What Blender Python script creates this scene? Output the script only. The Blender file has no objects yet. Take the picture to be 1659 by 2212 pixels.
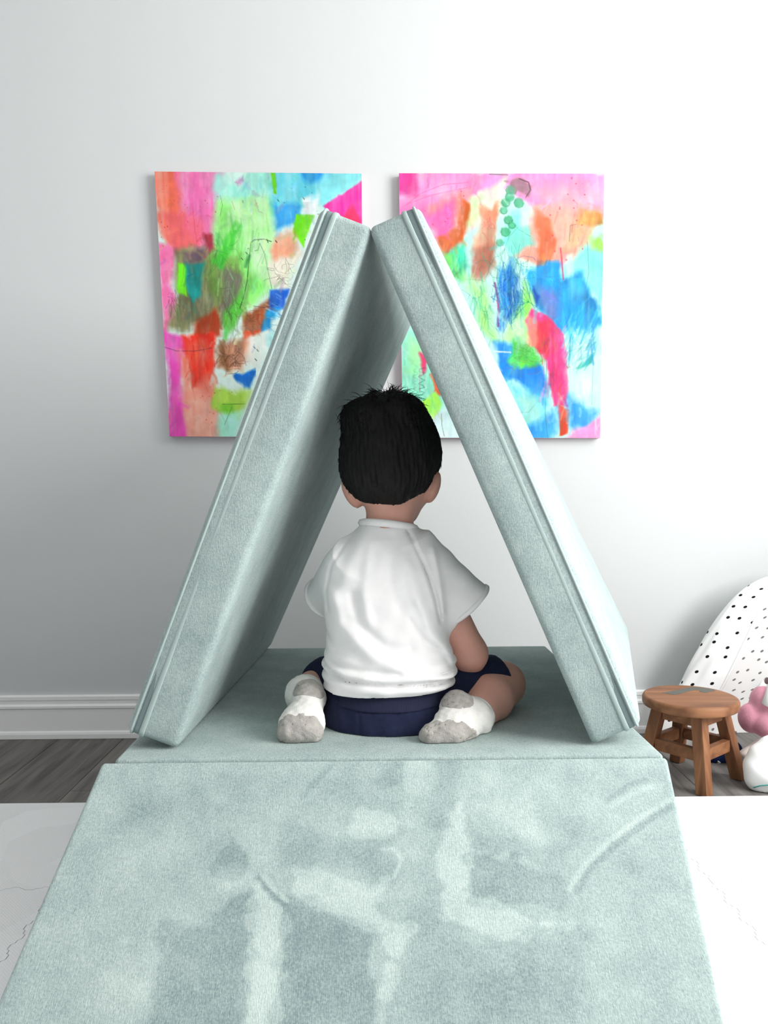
import bpy, bmesh, math, random
import numpy as np
from mathutils import Vector, Matrix

# ------------------------------------------------------------------ camera
S = bpy.context.scene
COL = S.collection
W_PX, H_PX, F_PX = 1659, 2212, 1700.0
CAM = np.array([0.0, 0.0, 0.73])
PITCH = math.atan(46 / F_PX); YAW = math.radians(0.45); ROLL = math.radians(0.4)
fw = np.array([math.sin(YAW) * math.cos(PITCH), math.cos(YAW) * math.cos(PITCH), -math.sin(PITCH)])
r0 = np.array([math.cos(YAW), -math.sin(YAW), 0.0])
u0 = np.cross(r0, fw)
RT = r0 * math.cos(ROLL) - u0 * math.sin(ROLL)
UP = u0 * math.cos(ROLL) + r0 * math.sin(ROLL)
cd = bpy.data.cameras.new('camera'); cam = bpy.data.objects.new('camera', cd); COL.objects.link(cam)
cd.sensor_fit = 'HORIZONTAL'; cd.sensor_width = 36.0; cd.lens = 36.0 * F_PX / W_PX; cd.clip_start = 0.02
cam.matrix_world = Matrix(((RT[0], UP[0], -fw[0], CAM[0]), (RT[1], UP[1], -fw[1], CAM[1]), (RT[2], UP[2], -fw[2], CAM[2]), (0, 0, 0, 1)))
S.camera = cam
# ------------------------------------------------------------------ world, daylight, exposure
w = bpy.data.worlds.new('daylight'); S.world = w; w.use_nodes = True
w.node_tree.nodes['Background'].inputs[0].default_value = (0.97, 0.98, 1.0, 1)
w.node_tree.nodes['Background'].inputs[1].default_value = 0.42
def area(name, loc, target, sx, sy, power, col=(1, 1, 1)):
    l = bpy.data.lights.new(name, 'AREA'); l.shape = 'RECTANGLE'; l.size = sx; l.size_y = sy; l.energy = power; l.color = col
    o = bpy.data.objects.new(name, l); COL.objects.link(o); o.location = loc
    o.rotation_euler = (Vector(target) - Vector(loc)).to_track_quat('-Z', 'Y').to_euler(); return o
area('window_right_offscreen', (2.15, 0.55, 1.6), (0.0, 0.55, 1.6), 1.7, 1.5, 105, (1.0, 0.99, 0.97))     # daylight in the right-hand window opening
S.view_settings.view_transform = 'Standard'; S.view_settings.look = 'None'
S.view_settings.exposure = 0.30; S.view_settings.gamma = 1.0; S.view_settings.use_curve_mapping = False

# ------------------------------------------------------------------ helpers
rng = np.random.default_rng(7); random.seed(7)
def ray(px, py):
    v = fw * F_PX + RT * (px - W_PX / 2) + UP * (H_PX / 2 - py); return v / np.linalg.norm(v)
def P(px, py, y):          # the point of that sight line at distance y into the room
    r = ray(px, py); return CAM + r * ((y - CAM[1]) / r[1])
def PZ(px, py, z):         # ... at height z
    r = ray(px, py); return CAM + r * ((z - CAM[2]) / r[2])
def PP(px, py, p0, n):     # ... on a plane
    r = ray(px, py); return CAM + r * (np.dot(np.asarray(p0) - CAM, n) / np.dot(r, n))
def lin(c):
    c = np.asarray(c, float) / 255.0
    return np.where(c <= 0.04045, c / 12.92, ((c + 0.055) / 1.055) ** 2.4)
def L4(c): return tuple(float(v) for v in lin(c)) + (1.0,)

def tag(o, label=None, cat=None, group=None, kind=None):
    if label: o['label'] = label
    if cat: o['category'] = cat
    if group: o['group'] = group
    if kind: o['kind'] = kind
    return o
def empty(name, loc):
    o = bpy.data.objects.new(name, None); COL.objects.link(o); o.location = [float(v) for v in loc]; o.empty_display_size = 0.05; return o
def wloc(o):
    p = np.zeros(3)
    while o is not None: p = p + np.array(o.location); o = o.parent
    return p
def mesh(name, V, Fc, mat, parent=None, smooth=True, loc=None, uv=None, col=None, attr=None):
    V = np.asarray(V, float)
    off = wloc(parent) if parent is not None else (np.asarray(loc, float) if loc is not None else np.zeros(3))
    me = bpy.data.meshes.new(name)
    if isinstance(Fc, np.ndarray) and Fc.ndim == 2:
        n, k = Fc.shape
        me.vertices.add(len(V)); me.vertices.foreach_set('co', (V - off).astype(np.float32).ravel())
        me.loops.add(n * k); me.loops.foreach_set('vertex_index', Fc.astype(np.int32).ravel())
        me.polygons.add(n); me.polygons.foreach_set('loop_start', np.arange(0, n * k, k, dtype=np.int32))
        me.update(calc_edges=True); me.validate()
    else:
        me.from_pydata([tuple(v) for v in (V - off)], [], [tuple(f) for f in Fc]); me.update()
    if smooth: me.polygons.foreach_set('use_smooth', np.ones(len(me.polygons), bool))
    if uv is not None:
        l = me.uv_layers.new(name='UVMap'); vi = np.zeros(len(me.loops), np.int32); me.loops.foreach_get('vertex_index', vi)
        l.data.foreach_set('uv', np.asarray(uv, np.float32)[vi].ravel())
    if col is not None:
        a = me.color_attributes.new('Col', 'FLOAT_COLOR', 'POINT')
        c = np.ones((len(V), 4), np.float32); c[:, :3] = col; a.data.foreach_set('color', c.ravel())
    if attr is not None:
        a = me.attributes.new('nap', 'FLOAT', 'POINT'); a.data.foreach_set('value', np.asarray(attr, np.float32))
    me.materials.append(mat)
    o = bpy.data.objects.new(name, me); COL.objects.link(o)
    if parent is not None: o.parent = parent
    elif loc is not None: o.location = [float(v) for v in loc]
    return o
class G:                   # gathers simple solids for ONE mesh
    def __init__(s): s.v = []; s.f = []
    def add(s, V, Fc):
        b = len(s.v); s.v += [tuple(map(float, p)) for p in V]; s.f += [tuple(int(i) + b for i in q) for q in Fc]; return s
    def hexa(s, c):        # 8 corners: bottom 4 ccw, top 4 ccw
        return s.add(c, [(3, 2, 1, 0), (4, 5, 6, 7), (0, 1, 5, 4), (1, 2, 6, 5), (2, 3, 7, 6), (3, 0, 4, 7)])
    def box(s, x0, x1, y0, y1, z0, z1):
        return s.hexa([(x0, y0, z0), (x1, y0, z0), (x1, y1, z0), (x0, y1, z0), (x0, y0, z1), (x1, y0, z1), (x1, y1, z1), (x0, y1, z1)])
    def prism(s, poly, z0, z1):
        n = len(poly); V = [(x, y, z0) for x, y in poly] + [(x, y, z1) for x, y in poly]
        return s.add(V, [tuple(range(n - 1, -1, -1)), tuple(range(n, 2 * n))] + [(i, (i + 1) % n, n + (i + 1) % n, n + i) for i in range(n)])
    def build(s, name, mat, parent=None, loc=None, smooth=False, bevel=0):
        o = mesh(name, s.v, s.f, mat, parent, smooth, loc)
        if bevel:
            m = o.modifiers.new('bevel', 'BEVEL'); m.width = bevel; m.segments = 2; m.limit_method = 'ANGLE'; m.angle_limit = 0.6
            if smooth is False:
                o.data.polygons.foreach_set('use_smooth', np.ones(len(o.data.polygons), bool)); 
                wn = o.modifiers.new('wn', 'WEIGHTED_NORMAL'); wn.keep_sharp = False
        return o
def sweep(path, prof, closed=False, frames=None):
    """sweep 2D profile (list of (a,b)) along 3D path; frames: list of (A,B) unit vectors"""
    path = np.asarray(path, float); n = len(path); k = len(prof)
    V = []
    for i in range(n):
        if frames is None:
            t = path[(i + 1) % n if closed else min(i + 1, n - 1)] - path[(i - 1) if (closed or i) else 0]
            t = t / (np.linalg.norm(t) + 1e-12); h = np.array([0, 0, 1.0]) if abs(t[2]) < 0.9 else np.array([0, 1.0, 0])
            A = np.cross(t, h); A /= np.linalg.norm(A); B = np.cross(A, t)
        else: A, B = frames[i]
        for a, b in prof: V.append(path[i] + A * a + B * b)
    Fc = []
    for i in range(n if closed else n - 1):
        j = (i + 1) % n
        for q in range(k): Fc.append((i * k + q, i * k + (q + 1) % k, j * k + (q + 1) % k, j * k + q))
    if not closed: Fc += [tuple(range(k - 1, -1, -1)), tuple((n - 1) * k + q for q in range(k))]
    return V, Fc
def circ(r, k=8): return [(r * math.cos(2 * math.pi * i / k), r * math.sin(2 * math.pi * i / k)) for i in range(k)]

def vnoise(shape, cell, seed, octaves=3):
    out = np.zeros(shape); amp = 1.0; tot = 0
    r = np.random.default_rng(seed)
    cy, cx = cell
    for o in range(octaves):
        gy, gx = int(shape[0] / cy) + 3, int(shape[1] / cx) + 3
        g = r.random((gy, gx)) * 2 - 1
        y = np.arange(shape[0]) / cy; x = np.arange(shape[1]) / cx
        iy = y.astype(int); ix = x.astype(int); fy = y - iy; fx = x - ix
        fy = (fy * fy * (3 - 2 * fy))[:, None]; fx = (fx * fx * (3 - 2 * fx))[None, :]
        a = g[iy][:, ix]; b = g[iy][:, ix + 1]; c = g[iy + 1][:, ix]; d = g[iy + 1][:, ix + 1]
        out += amp * ((a * (1 - fx) + b * fx) * (1 - fy) + (c * (1 - fx) + d * fx) * fy); tot += amp
        amp *= 0.5; cy = max(cy / 2, 1); cx = max(cx / 2, 1)
    return out / tot
def seg_dist(X, Y, pts):
    d = np.full(X.shape, 1e9)
    for (x0, y0), (x1, y1) in zip(pts[:-1], pts[1:]):
        dx, dy = x1 - x0, y1 - y0; t = np.clip(((X - x0) * dx + (Y - y0) * dy) / (dx * dx + dy * dy + 1e-12), 0, 1)
        d = np.minimum(d, np.hypot(X - x0 - t * dx, Y - y0 - t * dy))
    return d
def poly_sd(X, Y, pts):    # signed distance, negative inside
    pts = list(pts); d = seg_dist(X, Y, pts + [pts[0]]); ins = np.zeros(X.shape, bool)
    for (x0, y0), (x1, y1) in zip(pts, pts[1:] + pts[:1]):
        if y0 == y1: continue
        c = ((y0 > Y) != (y1 > Y)) & (X < (x1 - x0) * (Y - y0) / (y1 - y0) + x0); ins ^= c
    return np.where(ins, -d, d)

# ------------------------------------------------------------------ materials
def mat(name, col=(200, 200, 200), rough=0.7, spec=0.3, var=0.0, vscale=30.0, bump=0.0, bscale=200.0, stretch=(1, 1, 1), sss=0.0, sheen=0.0, attr=None, metal=0.0, coord='Object'):
    m = bpy.data.materials.new(name); m.use_nodes = True; nt = m.node_tree; N = nt.nodes; Lk = nt.links
    b = N['Principled BSDF']; b.inputs['Roughness'].default_value = rough; b.inputs['Specular IOR Level'].default_value = spec; b.inputs['Metallic'].default_value = metal
    base = L4(col); b.inputs['Base Color'].default_value = base
    tc = N.new('ShaderNodeTexCoord'); mp = N.new('ShaderNodeMapping'); Lk.new(tc.outputs[coord], mp.inputs[0]); mp.inputs['Scale'].default_value = stretch
    src = None
    if attr:
        a = N.new('ShaderNodeAttribute'); a.attribute_name = attr; src = a.outputs['Color']; Lk.new(src, b.inputs['Base Color'])
    if var:
        n = N.new('ShaderNodeTexNoise'); n.inputs['Scale'].default_value = vscale; n.inputs['Detail'].default_value = 6; Lk.new(mp.outputs[0], n.inputs['Vector'])
        mr = N.new('ShaderNodeMapRange'); mr.inputs[1].default_value = 0.3; mr.inputs[2].default_value = 0.7; mr.inputs[3].default_value = 1 - var; mr.inputs[4].default_value = 1 + var; Lk.new(n.outputs[0], mr.inputs[0])
        mx = N.new('ShaderNodeVectorMath'); mx.operation = 'SCALE'
        if src: Lk.new(src, mx.inputs[0])
        else: mx.inputs[0].default_value = base[:3]
        Lk.new(mr.outputs[0], mx.inputs['Scale']); Lk.new(mx.outputs[0], b.inputs['Base Color'])
    if bump:
        n2 = N.new('ShaderNodeTexNoise'); n2.inputs['Scale'].default_value = bscale; n2.inputs['Detail'].default_value = 3; Lk.new(mp.outputs[0], n2.inputs['Vector'])
        bp = N.new('ShaderNodeBump'); bp.inputs['Strength'].default_value = bump; bp.inputs['Distance'].default_value = 0.002; Lk.new(n2.outputs[0], bp.inputs['Height']); Lk.new(bp.outputs[0], b.inputs['Normal'])
    if sss:
        b.inputs['Subsurface Weight'].default_value = sss; b.inputs['Subsurface Radius'].default_value = (0.02, 0.008, 0.005); b.inputs['Subsurface Scale'].default_value = 0.4
    if sheen:
        b.inputs['Sheen Weight'].default_value = sheen; b.inputs['Sheen Roughness'].default_value = 0.4
    return m
def fabric_mat(name, dark, light, nap=False):
    m = mat(name, light, 0.95, 0.1, sheen=0.15); nt = m.node_tree; N = nt.nodes; Lk = nt.links; b = N['Principled BSDF']
    tc = N.new('ShaderNodeTexCoord')
    def noise(sc, det, st=(1, 1, 1)):
        mp = N.new('ShaderNodeMapping'); mp.inputs['Scale'].default_value = st; Lk.new(tc.outputs['Object'], mp.inputs[0])
        n = N.new('ShaderNodeTexNoise'); n.inputs['Scale'].default_value = sc; n.inputs['Detail'].default_value = det; n.inputs['Roughness'].default_value = 0.65; Lk.new(mp.outputs[0], n.inputs['Vector']); return n.outputs[0]
    def math_(op, a, b_):
        q = N.new('ShaderNodeMath'); q.operation = op
        for i, v in enumerate((a, b_)):
            if isinstance(v, (int, float)): q.inputs[i].default_value = v
            else: Lk.new(v, q.inputs[i])
        return q.outputs[0]
    f = math_('ADD', math_('MULTIPLY', noise(330, 3), 0.6), math_('MULTIPLY', noise(16, 5), 0.45))      # mottled chenille + cloudy nap
    f = math_("SUBTRACT", f, 0.02)
    if nap:
        a = N.new('ShaderNodeAttribute'); a.attribute_name = 'nap'; f = math_('ADD', f, a.outputs['Fac'])
    r = N.new('ShaderNodeValToRGB'); r.color_ramp.elements[0].position = 0.25; r.color_ramp.elements[1].position = 0.78
    r.color_ramp.elements[0].color = L4(dark); r.color_ramp.elements[1].color = L4(light); Lk.new(f, r.inputs[0]); Lk.new(r.outputs[0], b.inputs['Base Color'])
    bp = N.new('ShaderNodeBump'); bp.inputs['Strength'].default_value = 0.42; bp.inputs['Distance'].default_value = 0.0015
    Lk.new(math_('ADD', noise(420, 2), noise(260, 1, (3.0, 0.5, 0.5))), bp.inputs['Height']); Lk.new(bp.outputs[0], b.inputs['Normal'])
    return m
def wood_mat(name, c0, c1, axis=2, scale=6.0, rough=0.55, bumps=0.15):
    m = mat(name, c1, rough, 0.35); nt = m.node_tree; N = nt.nodes; Lk = nt.links; b = N['Principled BSDF']
    tc = N.new('ShaderNodeTexCoord'); oi = N.new('ShaderNodeObjectInfo'); ad = N.new('ShaderNodeVectorMath'); ad.operation = 'ADD'
    sc = N.new('ShaderNodeVectorMath'); sc.operation = 'SCALE'; sc.inputs['Scale'].default_value = 37.0
    cmb = N.new('ShaderNodeCombineXYZ'); [Lk.new(oi.outputs['Random'], cmb.inputs[i]) for i in range(3)]; Lk.new(cmb.outputs[0], sc.inputs[0])
    mp = N.new('ShaderNodeMapping'); s = [9.0, 9.0, 9.0]; s[axis] = 0.7; mp.inputs['Scale'].default_value = s
    Lk.new(tc.outputs['Object'], mp.inputs[0]); Lk.new(mp.outputs[0], ad.inputs[0]); Lk.new(sc.outputs[0], ad.inputs[1])
    n = N.new('ShaderNodeTexNoise'); n.inputs['Scale'].default_value = scale; n.inputs['Detail'].default_value = 8; n.inputs['Distortion'].default_value = 0.6; Lk.new(ad.outputs[0], n.inputs['Vector'])
    r = N.new('ShaderNodeValToRGB'); r.color_ramp.elements[0].position = 0.32; r.color_ramp.elements[1].position = 0.68; r.color_ramp.elements[0].color = L4(c0); r.color_ramp.elements[1].color = L4(c1)
    Lk.new(n.outputs[0], r.inputs[0])
    mul = N.new('ShaderNodeVectorMath'); mul.operation = 'SCALE'; mr = N.new('ShaderNodeMapRange'); mr.inputs[3].default_value = 0.88; mr.inputs[4].default_value = 1.1; Lk.new(oi.outputs['Random'], mr.inputs[0])
    Lk.new(r.outputs[0], mul.inputs[0]); Lk.new(mr.outputs[0], mul.inputs['Scale']); Lk.new(mul.outputs[0], b.inputs['Base Color'])
    bp = N.new('ShaderNodeBump'); bp.inputs['Strength'].default_value = bumps; bp.inputs['Distance'].default_value = 0.001; Lk.new(n.outputs[0], bp.inputs['Height']); Lk.new(bp.outputs[0], b.inputs['Normal'])
    return m

M_wall = mat('wall_paint', (203, 206, 207), 0.85, 0.2, bump=0.08, bscale=400)
M_trim = mat('white_trim_paint', (240, 240, 240), 0.45, 0.4)
M_ceil = mat('ceiling_paint', (238, 238, 236), 0.9, 0.2)
M_floor = wood_mat('grey_wood_floor', (84, 81, 79), (124, 121, 118), axis=1, scale=5.0, rough=0.6)
M_gap = mat('floor_joint', (50, 48, 46), 0.9)
M_fab = fabric_mat('sage_velvet', (120, 139, 140), (188, 202, 198))
M_fabnap = fabric_mat('sage_velvet_brushed', (120, 139, 140), (188, 202, 198), nap=True)
M_zip = mat('sage_piping', (160, 176, 174), 0.8, 0.2, bump=0.2, bscale=500)
M_zipd = mat('sage_zipper_tape', (118, 134, 135), 0.8, 0.2, bump=0.3, bscale=700)

# ------------------------------------------------------------------ room shell
YW = 2.34
def struct(o): o['kind'] = 'structure'; return o
struct(G().box(-2.3, 2.3, YW, YW + 0.1, 0, 2.7).build('wall_back', M_wall))
struct(G().box(-2.4, -2.3, -1.8, YW + 0.1, 0, 2.7).build('wall_left', M_wall))
struct(G().box(-2.4, 2.4, -1.8, YW + 0.1, 2.7, 2.8).build('ceiling', M_ceil))
wr = G(); wy0, wy1, wz0, wz1 = -0.3, 1.4, 0.85, 2.35
wr.box(2.1, 2.2, -1.8, wy0, 0, 2.7).box(2.1, 2.2, wy1, YW, 0, 2.7).box(2.1, 2.2, wy0, wy1, 0, wz0).box(2.1, 2.2, wy0, wy1, wz1, 2.7)
struct(wr.build('wall_right', M_wall))
wf = G(); t = 0.06
wf.box(2.08, 2.11, wy0 - t, wy1 + t, wz1, wz1 + t).box(2.06, 2.11, wy0 - t, wy1 + t, wz0 - t, wz0).box(2.08, 2.11, wy0 - t, wy0, wz0, wz1).box(2.08, 2.11, wy1, wy1 + t, wz0, wz1)
struct(wf.build('window_1', M_trim))
# floor: a slab with separate grey planks running towards the wall
fl = struct(G().box(-2.3, 2.2, -1.8, YW, -0.06, -0.004).build('floor', M_gap))
PWD = 0.192
for i in range(-12, 12):
    x0 = -0.952 + PWD * (i + 5)
    if x0 < -2.3 or x0 + PWD > 2.2: continue
    y = -1.8 - random.uniform(0, 0.9)
    while y < YW:
        y1 = y + 1.25
        a, b_ = max(y, -1.8), min(y1, YW)
        if b_ - a > 0.05: G().box(x0 + 0.0008, x0 + PWD - 0.0008, a + 0.0008, b_ - 0.0008, -0.012, 0.0).build('plank', M_floor, fl, bevel=0.0008)
        y = y1
# baseboard with cap moulding and shoe
def baseboard(name, pts, x0, x1):
    n = len(pts); V = [(x0, YW - a, z) for a, z in pts] + [(x1, YW - a, z) for a, z in pts]
    Fc = [tuple(range(n)), tuple(range(2 * n - 1, n - 1, -1))] + [(i, i + n, (i + 1) % n + n, (i + 1) % n) for i in range(n)]
    return mesh(name, V, Fc, M_trim, smooth=False)
bb = baseboard('baseboard_back', [(0.0, 0.001), (0.019, 0.001), (0.019, 0.014), (0.017, 0.020), (0.0125, 0.023), (0.0125, 0.088), (0.0165, 0.0915), (0.0165, 0.098), (0.011, 0.103), (0.011, 0.1135), (0.0135, 0.1155), (0.0135, 0.1255), (0.009, 0.1285), (0.0, 0.1285)], -2.3, 2.1)
struct(bb)

# ------------------------------------------------------------------ foam floor mat of jigsaw tiles
MT = 0.012; MY = 1.812; TS = 0.396
def tile_mat(name, c):
    m = mat(name, c, 0.8, 0.25, var=0.02, vscale=14); nt = m.node_tree; N = nt.nodes; Lk = nt.links; b = N['Principled BSDF']
    tc = N.new('ShaderNodeTexCoord'); wv = N.new('ShaderNodeTexWave'); wv.inputs['Scale'].default_value = 110; wv.bands_direction = 'DIAGONAL'; wv.inputs['Distortion'].default_value = 1.0
    Lk.new(tc.outputs['Object'], wv.inputs[0]); bp = N.new('ShaderNodeBump'); bp.inputs['Strength'].default_value = 0.25; bp.inputs['Distance'].default_value = 0.001
    Lk.new(wv.outputs[1], bp.inputs['Height']); Lk.new(bp.outputs[0], b.inputs['Normal'])
    # faint printed triangles
    mp = N.new('ShaderNodeMapping'); mp.inputs['Scale'].default_value = (5.2, 5.2, 5.2); mp.inputs['Rotation'].default_value = (0, 0, 0.5); Lk.new(tc.outputs['Object'], mp.inputs[0])
    vo = N.new('ShaderNodeTexVoronoi'); vo.distance = 'MANHATTAN'; vo.inputs['Scale'].default_value = 1.0; Lk.new(mp.outputs[0], vo.inputs['Vector'])
    mr = N.new('ShaderNodeMapRange'); mr.inputs[3].default_value = 0.93; mr.inputs[4].default_value = 1.04; sx = N.new('ShaderNodeSeparateColor'); Lk.new(vo.outputs['Color'], sx.inputs[0]); Lk.new(sx.outputs[0], mr.inputs[0])
    sc = N.new('ShaderNodeVectorMath'); sc.operation = 'SCALE'; sc.inputs[0].default_value = L4(c)[:3]; Lk.new(mr.outputs[0], sc.inputs['Scale']); Lk.new(sc.outputs[0], b.inputs['Base Color'])
    return m
M_tile = tile_mat('white_foam_tile', (236, 236, 238)); 
mt_root = tag(empty('foam_play_mat', (0, MY, 0)), 'white foam play mat of interlocking tiles under the green foam blocks', 'play mat')
def wave(t):
    p = (t / 0.0566) % 1.0
    return 0.005 * (1 if 0.12 < p < 0.42 else (-1 if 0.60 < p < 0.93 else 0))
def edge(t0, t1):
    ts = np.linspace(t0, t1, 99)
    return [(t, wave(t) if t0 + 0.014 < t < t1 - 0.014 else 0.0) for t in ts]
ncol = 9; x00 = -0.98 - 2 * TS; nrow = 7
for ci in range(ncol):
    for ri in range(nrow):
        xa, xb = x00 + ci * TS, x00 + (ci + 1) * TS; yb = MY - ri * TS; ya = yb - TS; g = 0.0007
        bot = [(t, ya + w_ + g) for t, w_ in edge(xa + g, xb - g)]
        rgt = [(xb + (0 if ci == ncol - 1 else w_) - g, t) for t, w_ in edge(ya + g, yb - g)][1:-1]
        top = [(t, yb + (0 if ri == 0 else w_) - g) for t, w_ in edge(xa + g, xb - g)][::-1]
        lft = [(xa + (0 if ci == 0 else w_) + g, t) for t, w_ in edge(ya + g, yb - g)][::-1][1:-1]
        poly = bot + rgt + top + lft
        z0 = 0.0005
        G().prism(poly, z0, MT).build('foam_tile', M_tile, mt_root)

# ------------------------------------------------------------------ foam play couch: base blocks, ramp wedge, two tent panels
ZB = 0.34
def rbox_unit(L, r, n):
    """rounded box, sizes L, radius r, n=(nx,ny,nz) inner segments; returns verts in [-L/2,L/2], quads"""
    L = np.asarray(L, float)
    def axis(i):
        h = L[i] / 2; e = [-h + r * (1 - math.cos(k * math.pi / 12)) * 1.0 for k in range(0, 7)]
        mid = list(np.linspace(-h + r, h - r, n[i] + 1)[1:-1]); return np.array(e + mid + [-v for v in e[::-1]])
    V = []; Fc = []; key = {}
    ax = [axis(0), axis(1), axis(2)]
    VV = []; FF = []; base = 0
    for a in range(3):
        b, c = (a + 1) % 3, (a + 2) % 3
        for s in (-1, 1):
            A, B = np.meshgrid(ax[b], ax[c], indexing='ij'); p = np.zeros(A.shape + (3,)); p[..., a] = s * L[a] / 2; p[..., b] = A; p[..., c] = B
            nb, nc = A.shape; idx = np.arange(nb * nc).reshape(nb, nc) + base
            q = np.stack([idx[:-1, :-1], idx[1:, :-1], idx[1:, 1:], idx[:-1, 1:]], -1).reshape(-1, 4)
            FF.append(q if s > 0 else q[:, ::-1]); VV.append(p.reshape(-1, 3)); base += nb * nc
    V = np.concatenate(VV); Fc = np.concatenate(FF)
    u, inv = np.unique(np.round(V, 6), axis=0, return_inverse=True); V = u; Fc = inv.reshape(-1)[Fc]
    q = np.clip(V, -L / 2 + r, L / 2 - r); d = V - q; nn = np.linalg.norm(d, axis=1, keepdims=True)
    return q + d / np.maximum(nn, 1e-9) * r, Fc
def trilin(V, L, C):
    """map box coords to 8 corners C[i][j][k] (x,y,z low/high)"""
    t = V / np.asarray(L) + 0.5; C = np.asarray(C, float); out = np.zeros_like(V)
    for i in (0, 1):
        for j in (0, 1):
            for k in (0, 1):
                wgt = (t[:, 0] if i else 1 - t[:, 0]) * (t[:, 1] if j else 1 - t[:, 1]) * (t[:, 2] if k else 1 - t[:, 2]); out += wgt[:, None] * C[i, j, k]
    return out
def puff(V, L, amp, seed):
    t = V / np.asarray(L) * 2
    r = np.random.default_rng(seed); out = V.copy()
    ph = r.random(6) * 6
    for a in range(3):
        b, c = (a + 1) % 3, (a + 2) % 3
        face = np.clip((np.abs(t[:, a]) - 0.7) / 0.3, 0, 1) * np.sign(t[:, a])
        dome = (1 - t[:, b] ** 2) * (1 - t[:, c] ** 2)
        wob = 0.25 * np.sin(t[:, b] * 4 + ph[a]) * np.sin(t[:, c] * 5 + ph[a + 3])
        out[:, a] += amp * face * (dome + wob * (1 - t[:, b] ** 4) * (1 - t[:, c] ** 4))
    return out
def ring_path(h1, h2, r, n=8):
    pts = []
    for sx, sy, a0 in ((1, 1, 0), (-1, 1, 90), (-1, -1, 180), (1, -1, 270)):
        for k in range(n + 1):
            a = math.radians(a0 + 90 * k / n); pts.append(((h1 - r) * sx + r * math.cos(a), (h2 - r) * sy + r * math.sin(a), math.cos(a), math.sin(a)))
    out = []
    for i, p in enumerate(pts):            # subdivide long runs
        q = pts[(i + 1) % len(pts)]; out.append(p); d = math.hypot(q[0] - p[0], q[1] - p[1]); m = int(d / 0.04)
        for k in range(1, m): f = k / m; out.append(tuple(p[j] * (1 - f) + q[j] * f for j in range(4)))
    return out
def band(axis, off, L, r, prof):
    """closed band around the box in the plane normal to `axis`, at coordinate off; prof points (across, out)"""
    b, c = (axis + 1) % 3, (axis + 2) % 3; V = []; ring = ring_path(L[b] / 2, L[c] / 2, r); k = len(prof)
    for (p, q, nx, ny) in ring:
        l = math.hypot(nx, ny); nx, ny = nx / l, ny / l
        for a_, o_ in prof:
            v = [0, 0, 0]; v[axis] = off + a_; v[b] = p + nx * o_; v[c] = q + ny * o_; V.append(v)
    n = len(ring); Fc = [(i * k + j, i * k + (j + 1) % k, ((i + 1) % n) * k + (j + 1) % k, ((i + 1) % n) * k + j) for i in range(n) for j in range(k)]
    return np.array(V), Fc
def cushion(name, label, L, r, n, C, zmin, zips, axis, seed, amp=0.004, m=None, attr_fn=None):
    V, Fc = rbox_unit(L, r, n); V = puff(V, L, amp, seed); Wv = trilin(V, L, C)
    if zmin is not None: Wv[:, 2] = np.maximum(Wv[:, 2], zmin)
    c0 = Wv.mean(0); root = empty(name, (c0[0], c0[1], Wv[:, 2].min())); tag(root, label, 'foam block')
    mesh('cover', Wv, Fc, m or M_fab, root, attr=(attr_fn(Wv) if attr_fn else None))
    for kind, off, prof, mm in zips:
        v, f = band(axis, off, L, r, prof); v = trilin(v, L, C)
        if zmin is not None: v[:, 2] = np.maximum(v[:, 2], zmin - 0.0005)
        mesh(kind, v, f, mm, root)
    return root
def tube_prof(r): return [(r * math.cos(a), r * 0.6 + r * math.sin(a)) for a in [2 * math.pi * i / 6 for i in range(6)]]
def flat_prof(wd, h): return [(-wd / 2, -0.002), (wd / 2, -0.002), (wd / 2, h * 0.6), (wd * 0.3, h), (-wd * 0.3, h), (-wd / 2, h * 0.6)]

# two stacked base blocks
bx0, bx1, by0, by1 = -0.388, 0.418, 1.1425, 1.955
for i, (z0, z1, lab) in enumerate(((MT + 0.001, 0.1745, 'sage green foam base block lying on the white mat at the bottom of the stack'), (0.1755, ZB, 'sage green foam base block that the child sits on, top of the stack'))):
    Lb = (bx1 - bx0, by1 - by0, z1 - z0)
    C = [[[(x, y, z) for z in (z0, z1)] for y in (by0, by1)] for x in (bx0, bx1)]
    zp = [('zipper_tape', 0.0, flat_prof(0.012, 0.0015), M_zipd), ('piping', -0.012, tube_prof(0.0022), M_zip), ('piping', 0.012, tube_prof(0.0022), M_zip)]
    cushion('foam_block', lab, Lb, 0.007, (20, 20, 4), C, None, zp, 2, 10 + i, amp=0.0)

# tent panels
def panel(name, label, IBf, ITf, IBr, ITr, side, seed):
    T = 0.083; IBf, ITf, IBr, ITr = [np.array(v, float) for v in (IBf, ITf, IBr, ITr)]
    def outer(b, t_):
        u = t_ - b; u[1] = 0; u /= np.linalg.norm(u); return np.array([u[2] * side, 0, -u[0] * side]) * T
    of, orr = outer(IBf, ITf), outer(IBr, ITr)
    inn = {(0, 0): IBf, (0, 1): ITf, (1, 0): IBr, (1, 1): ITr}
    if side < 0: # left panel: thickness axis x: low = outer, high = inner
        C = [[[inn[j, k] + (of if j == 0 else orr) for k in (0, 1)] for j in (0, 1)], [[inn[j, k] for k in (0, 1)] for j in (0, 1)]]; s = -1
    else:
        C = [[[inn[j, k] for k in (0, 1)] for j in (0, 1)], [[inn[j, k] + (of if j == 0 else orr) for k in (0, 1)] for j in (0, 1)]]; s = 1
    Lp = (T, 0.79, 0.832)
    zp = [('piping', s * (T / 2 - 0.0085), tube_prof(0.0022), M_zip), ('zipper_tape', s * (T / 2 - 0.0165), flat_prof(0.009, 0.0008), M_zipd), ('zipper_flap', s * (T / 2 - 0.0245), flat_prof(0.008, 0.0026), M_zip)]
    return cushion(name, label, Lp, 0.011, (6, 34, 36), C, ZB + 0.001, zp, 0, seed, amp=0.003)
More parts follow.
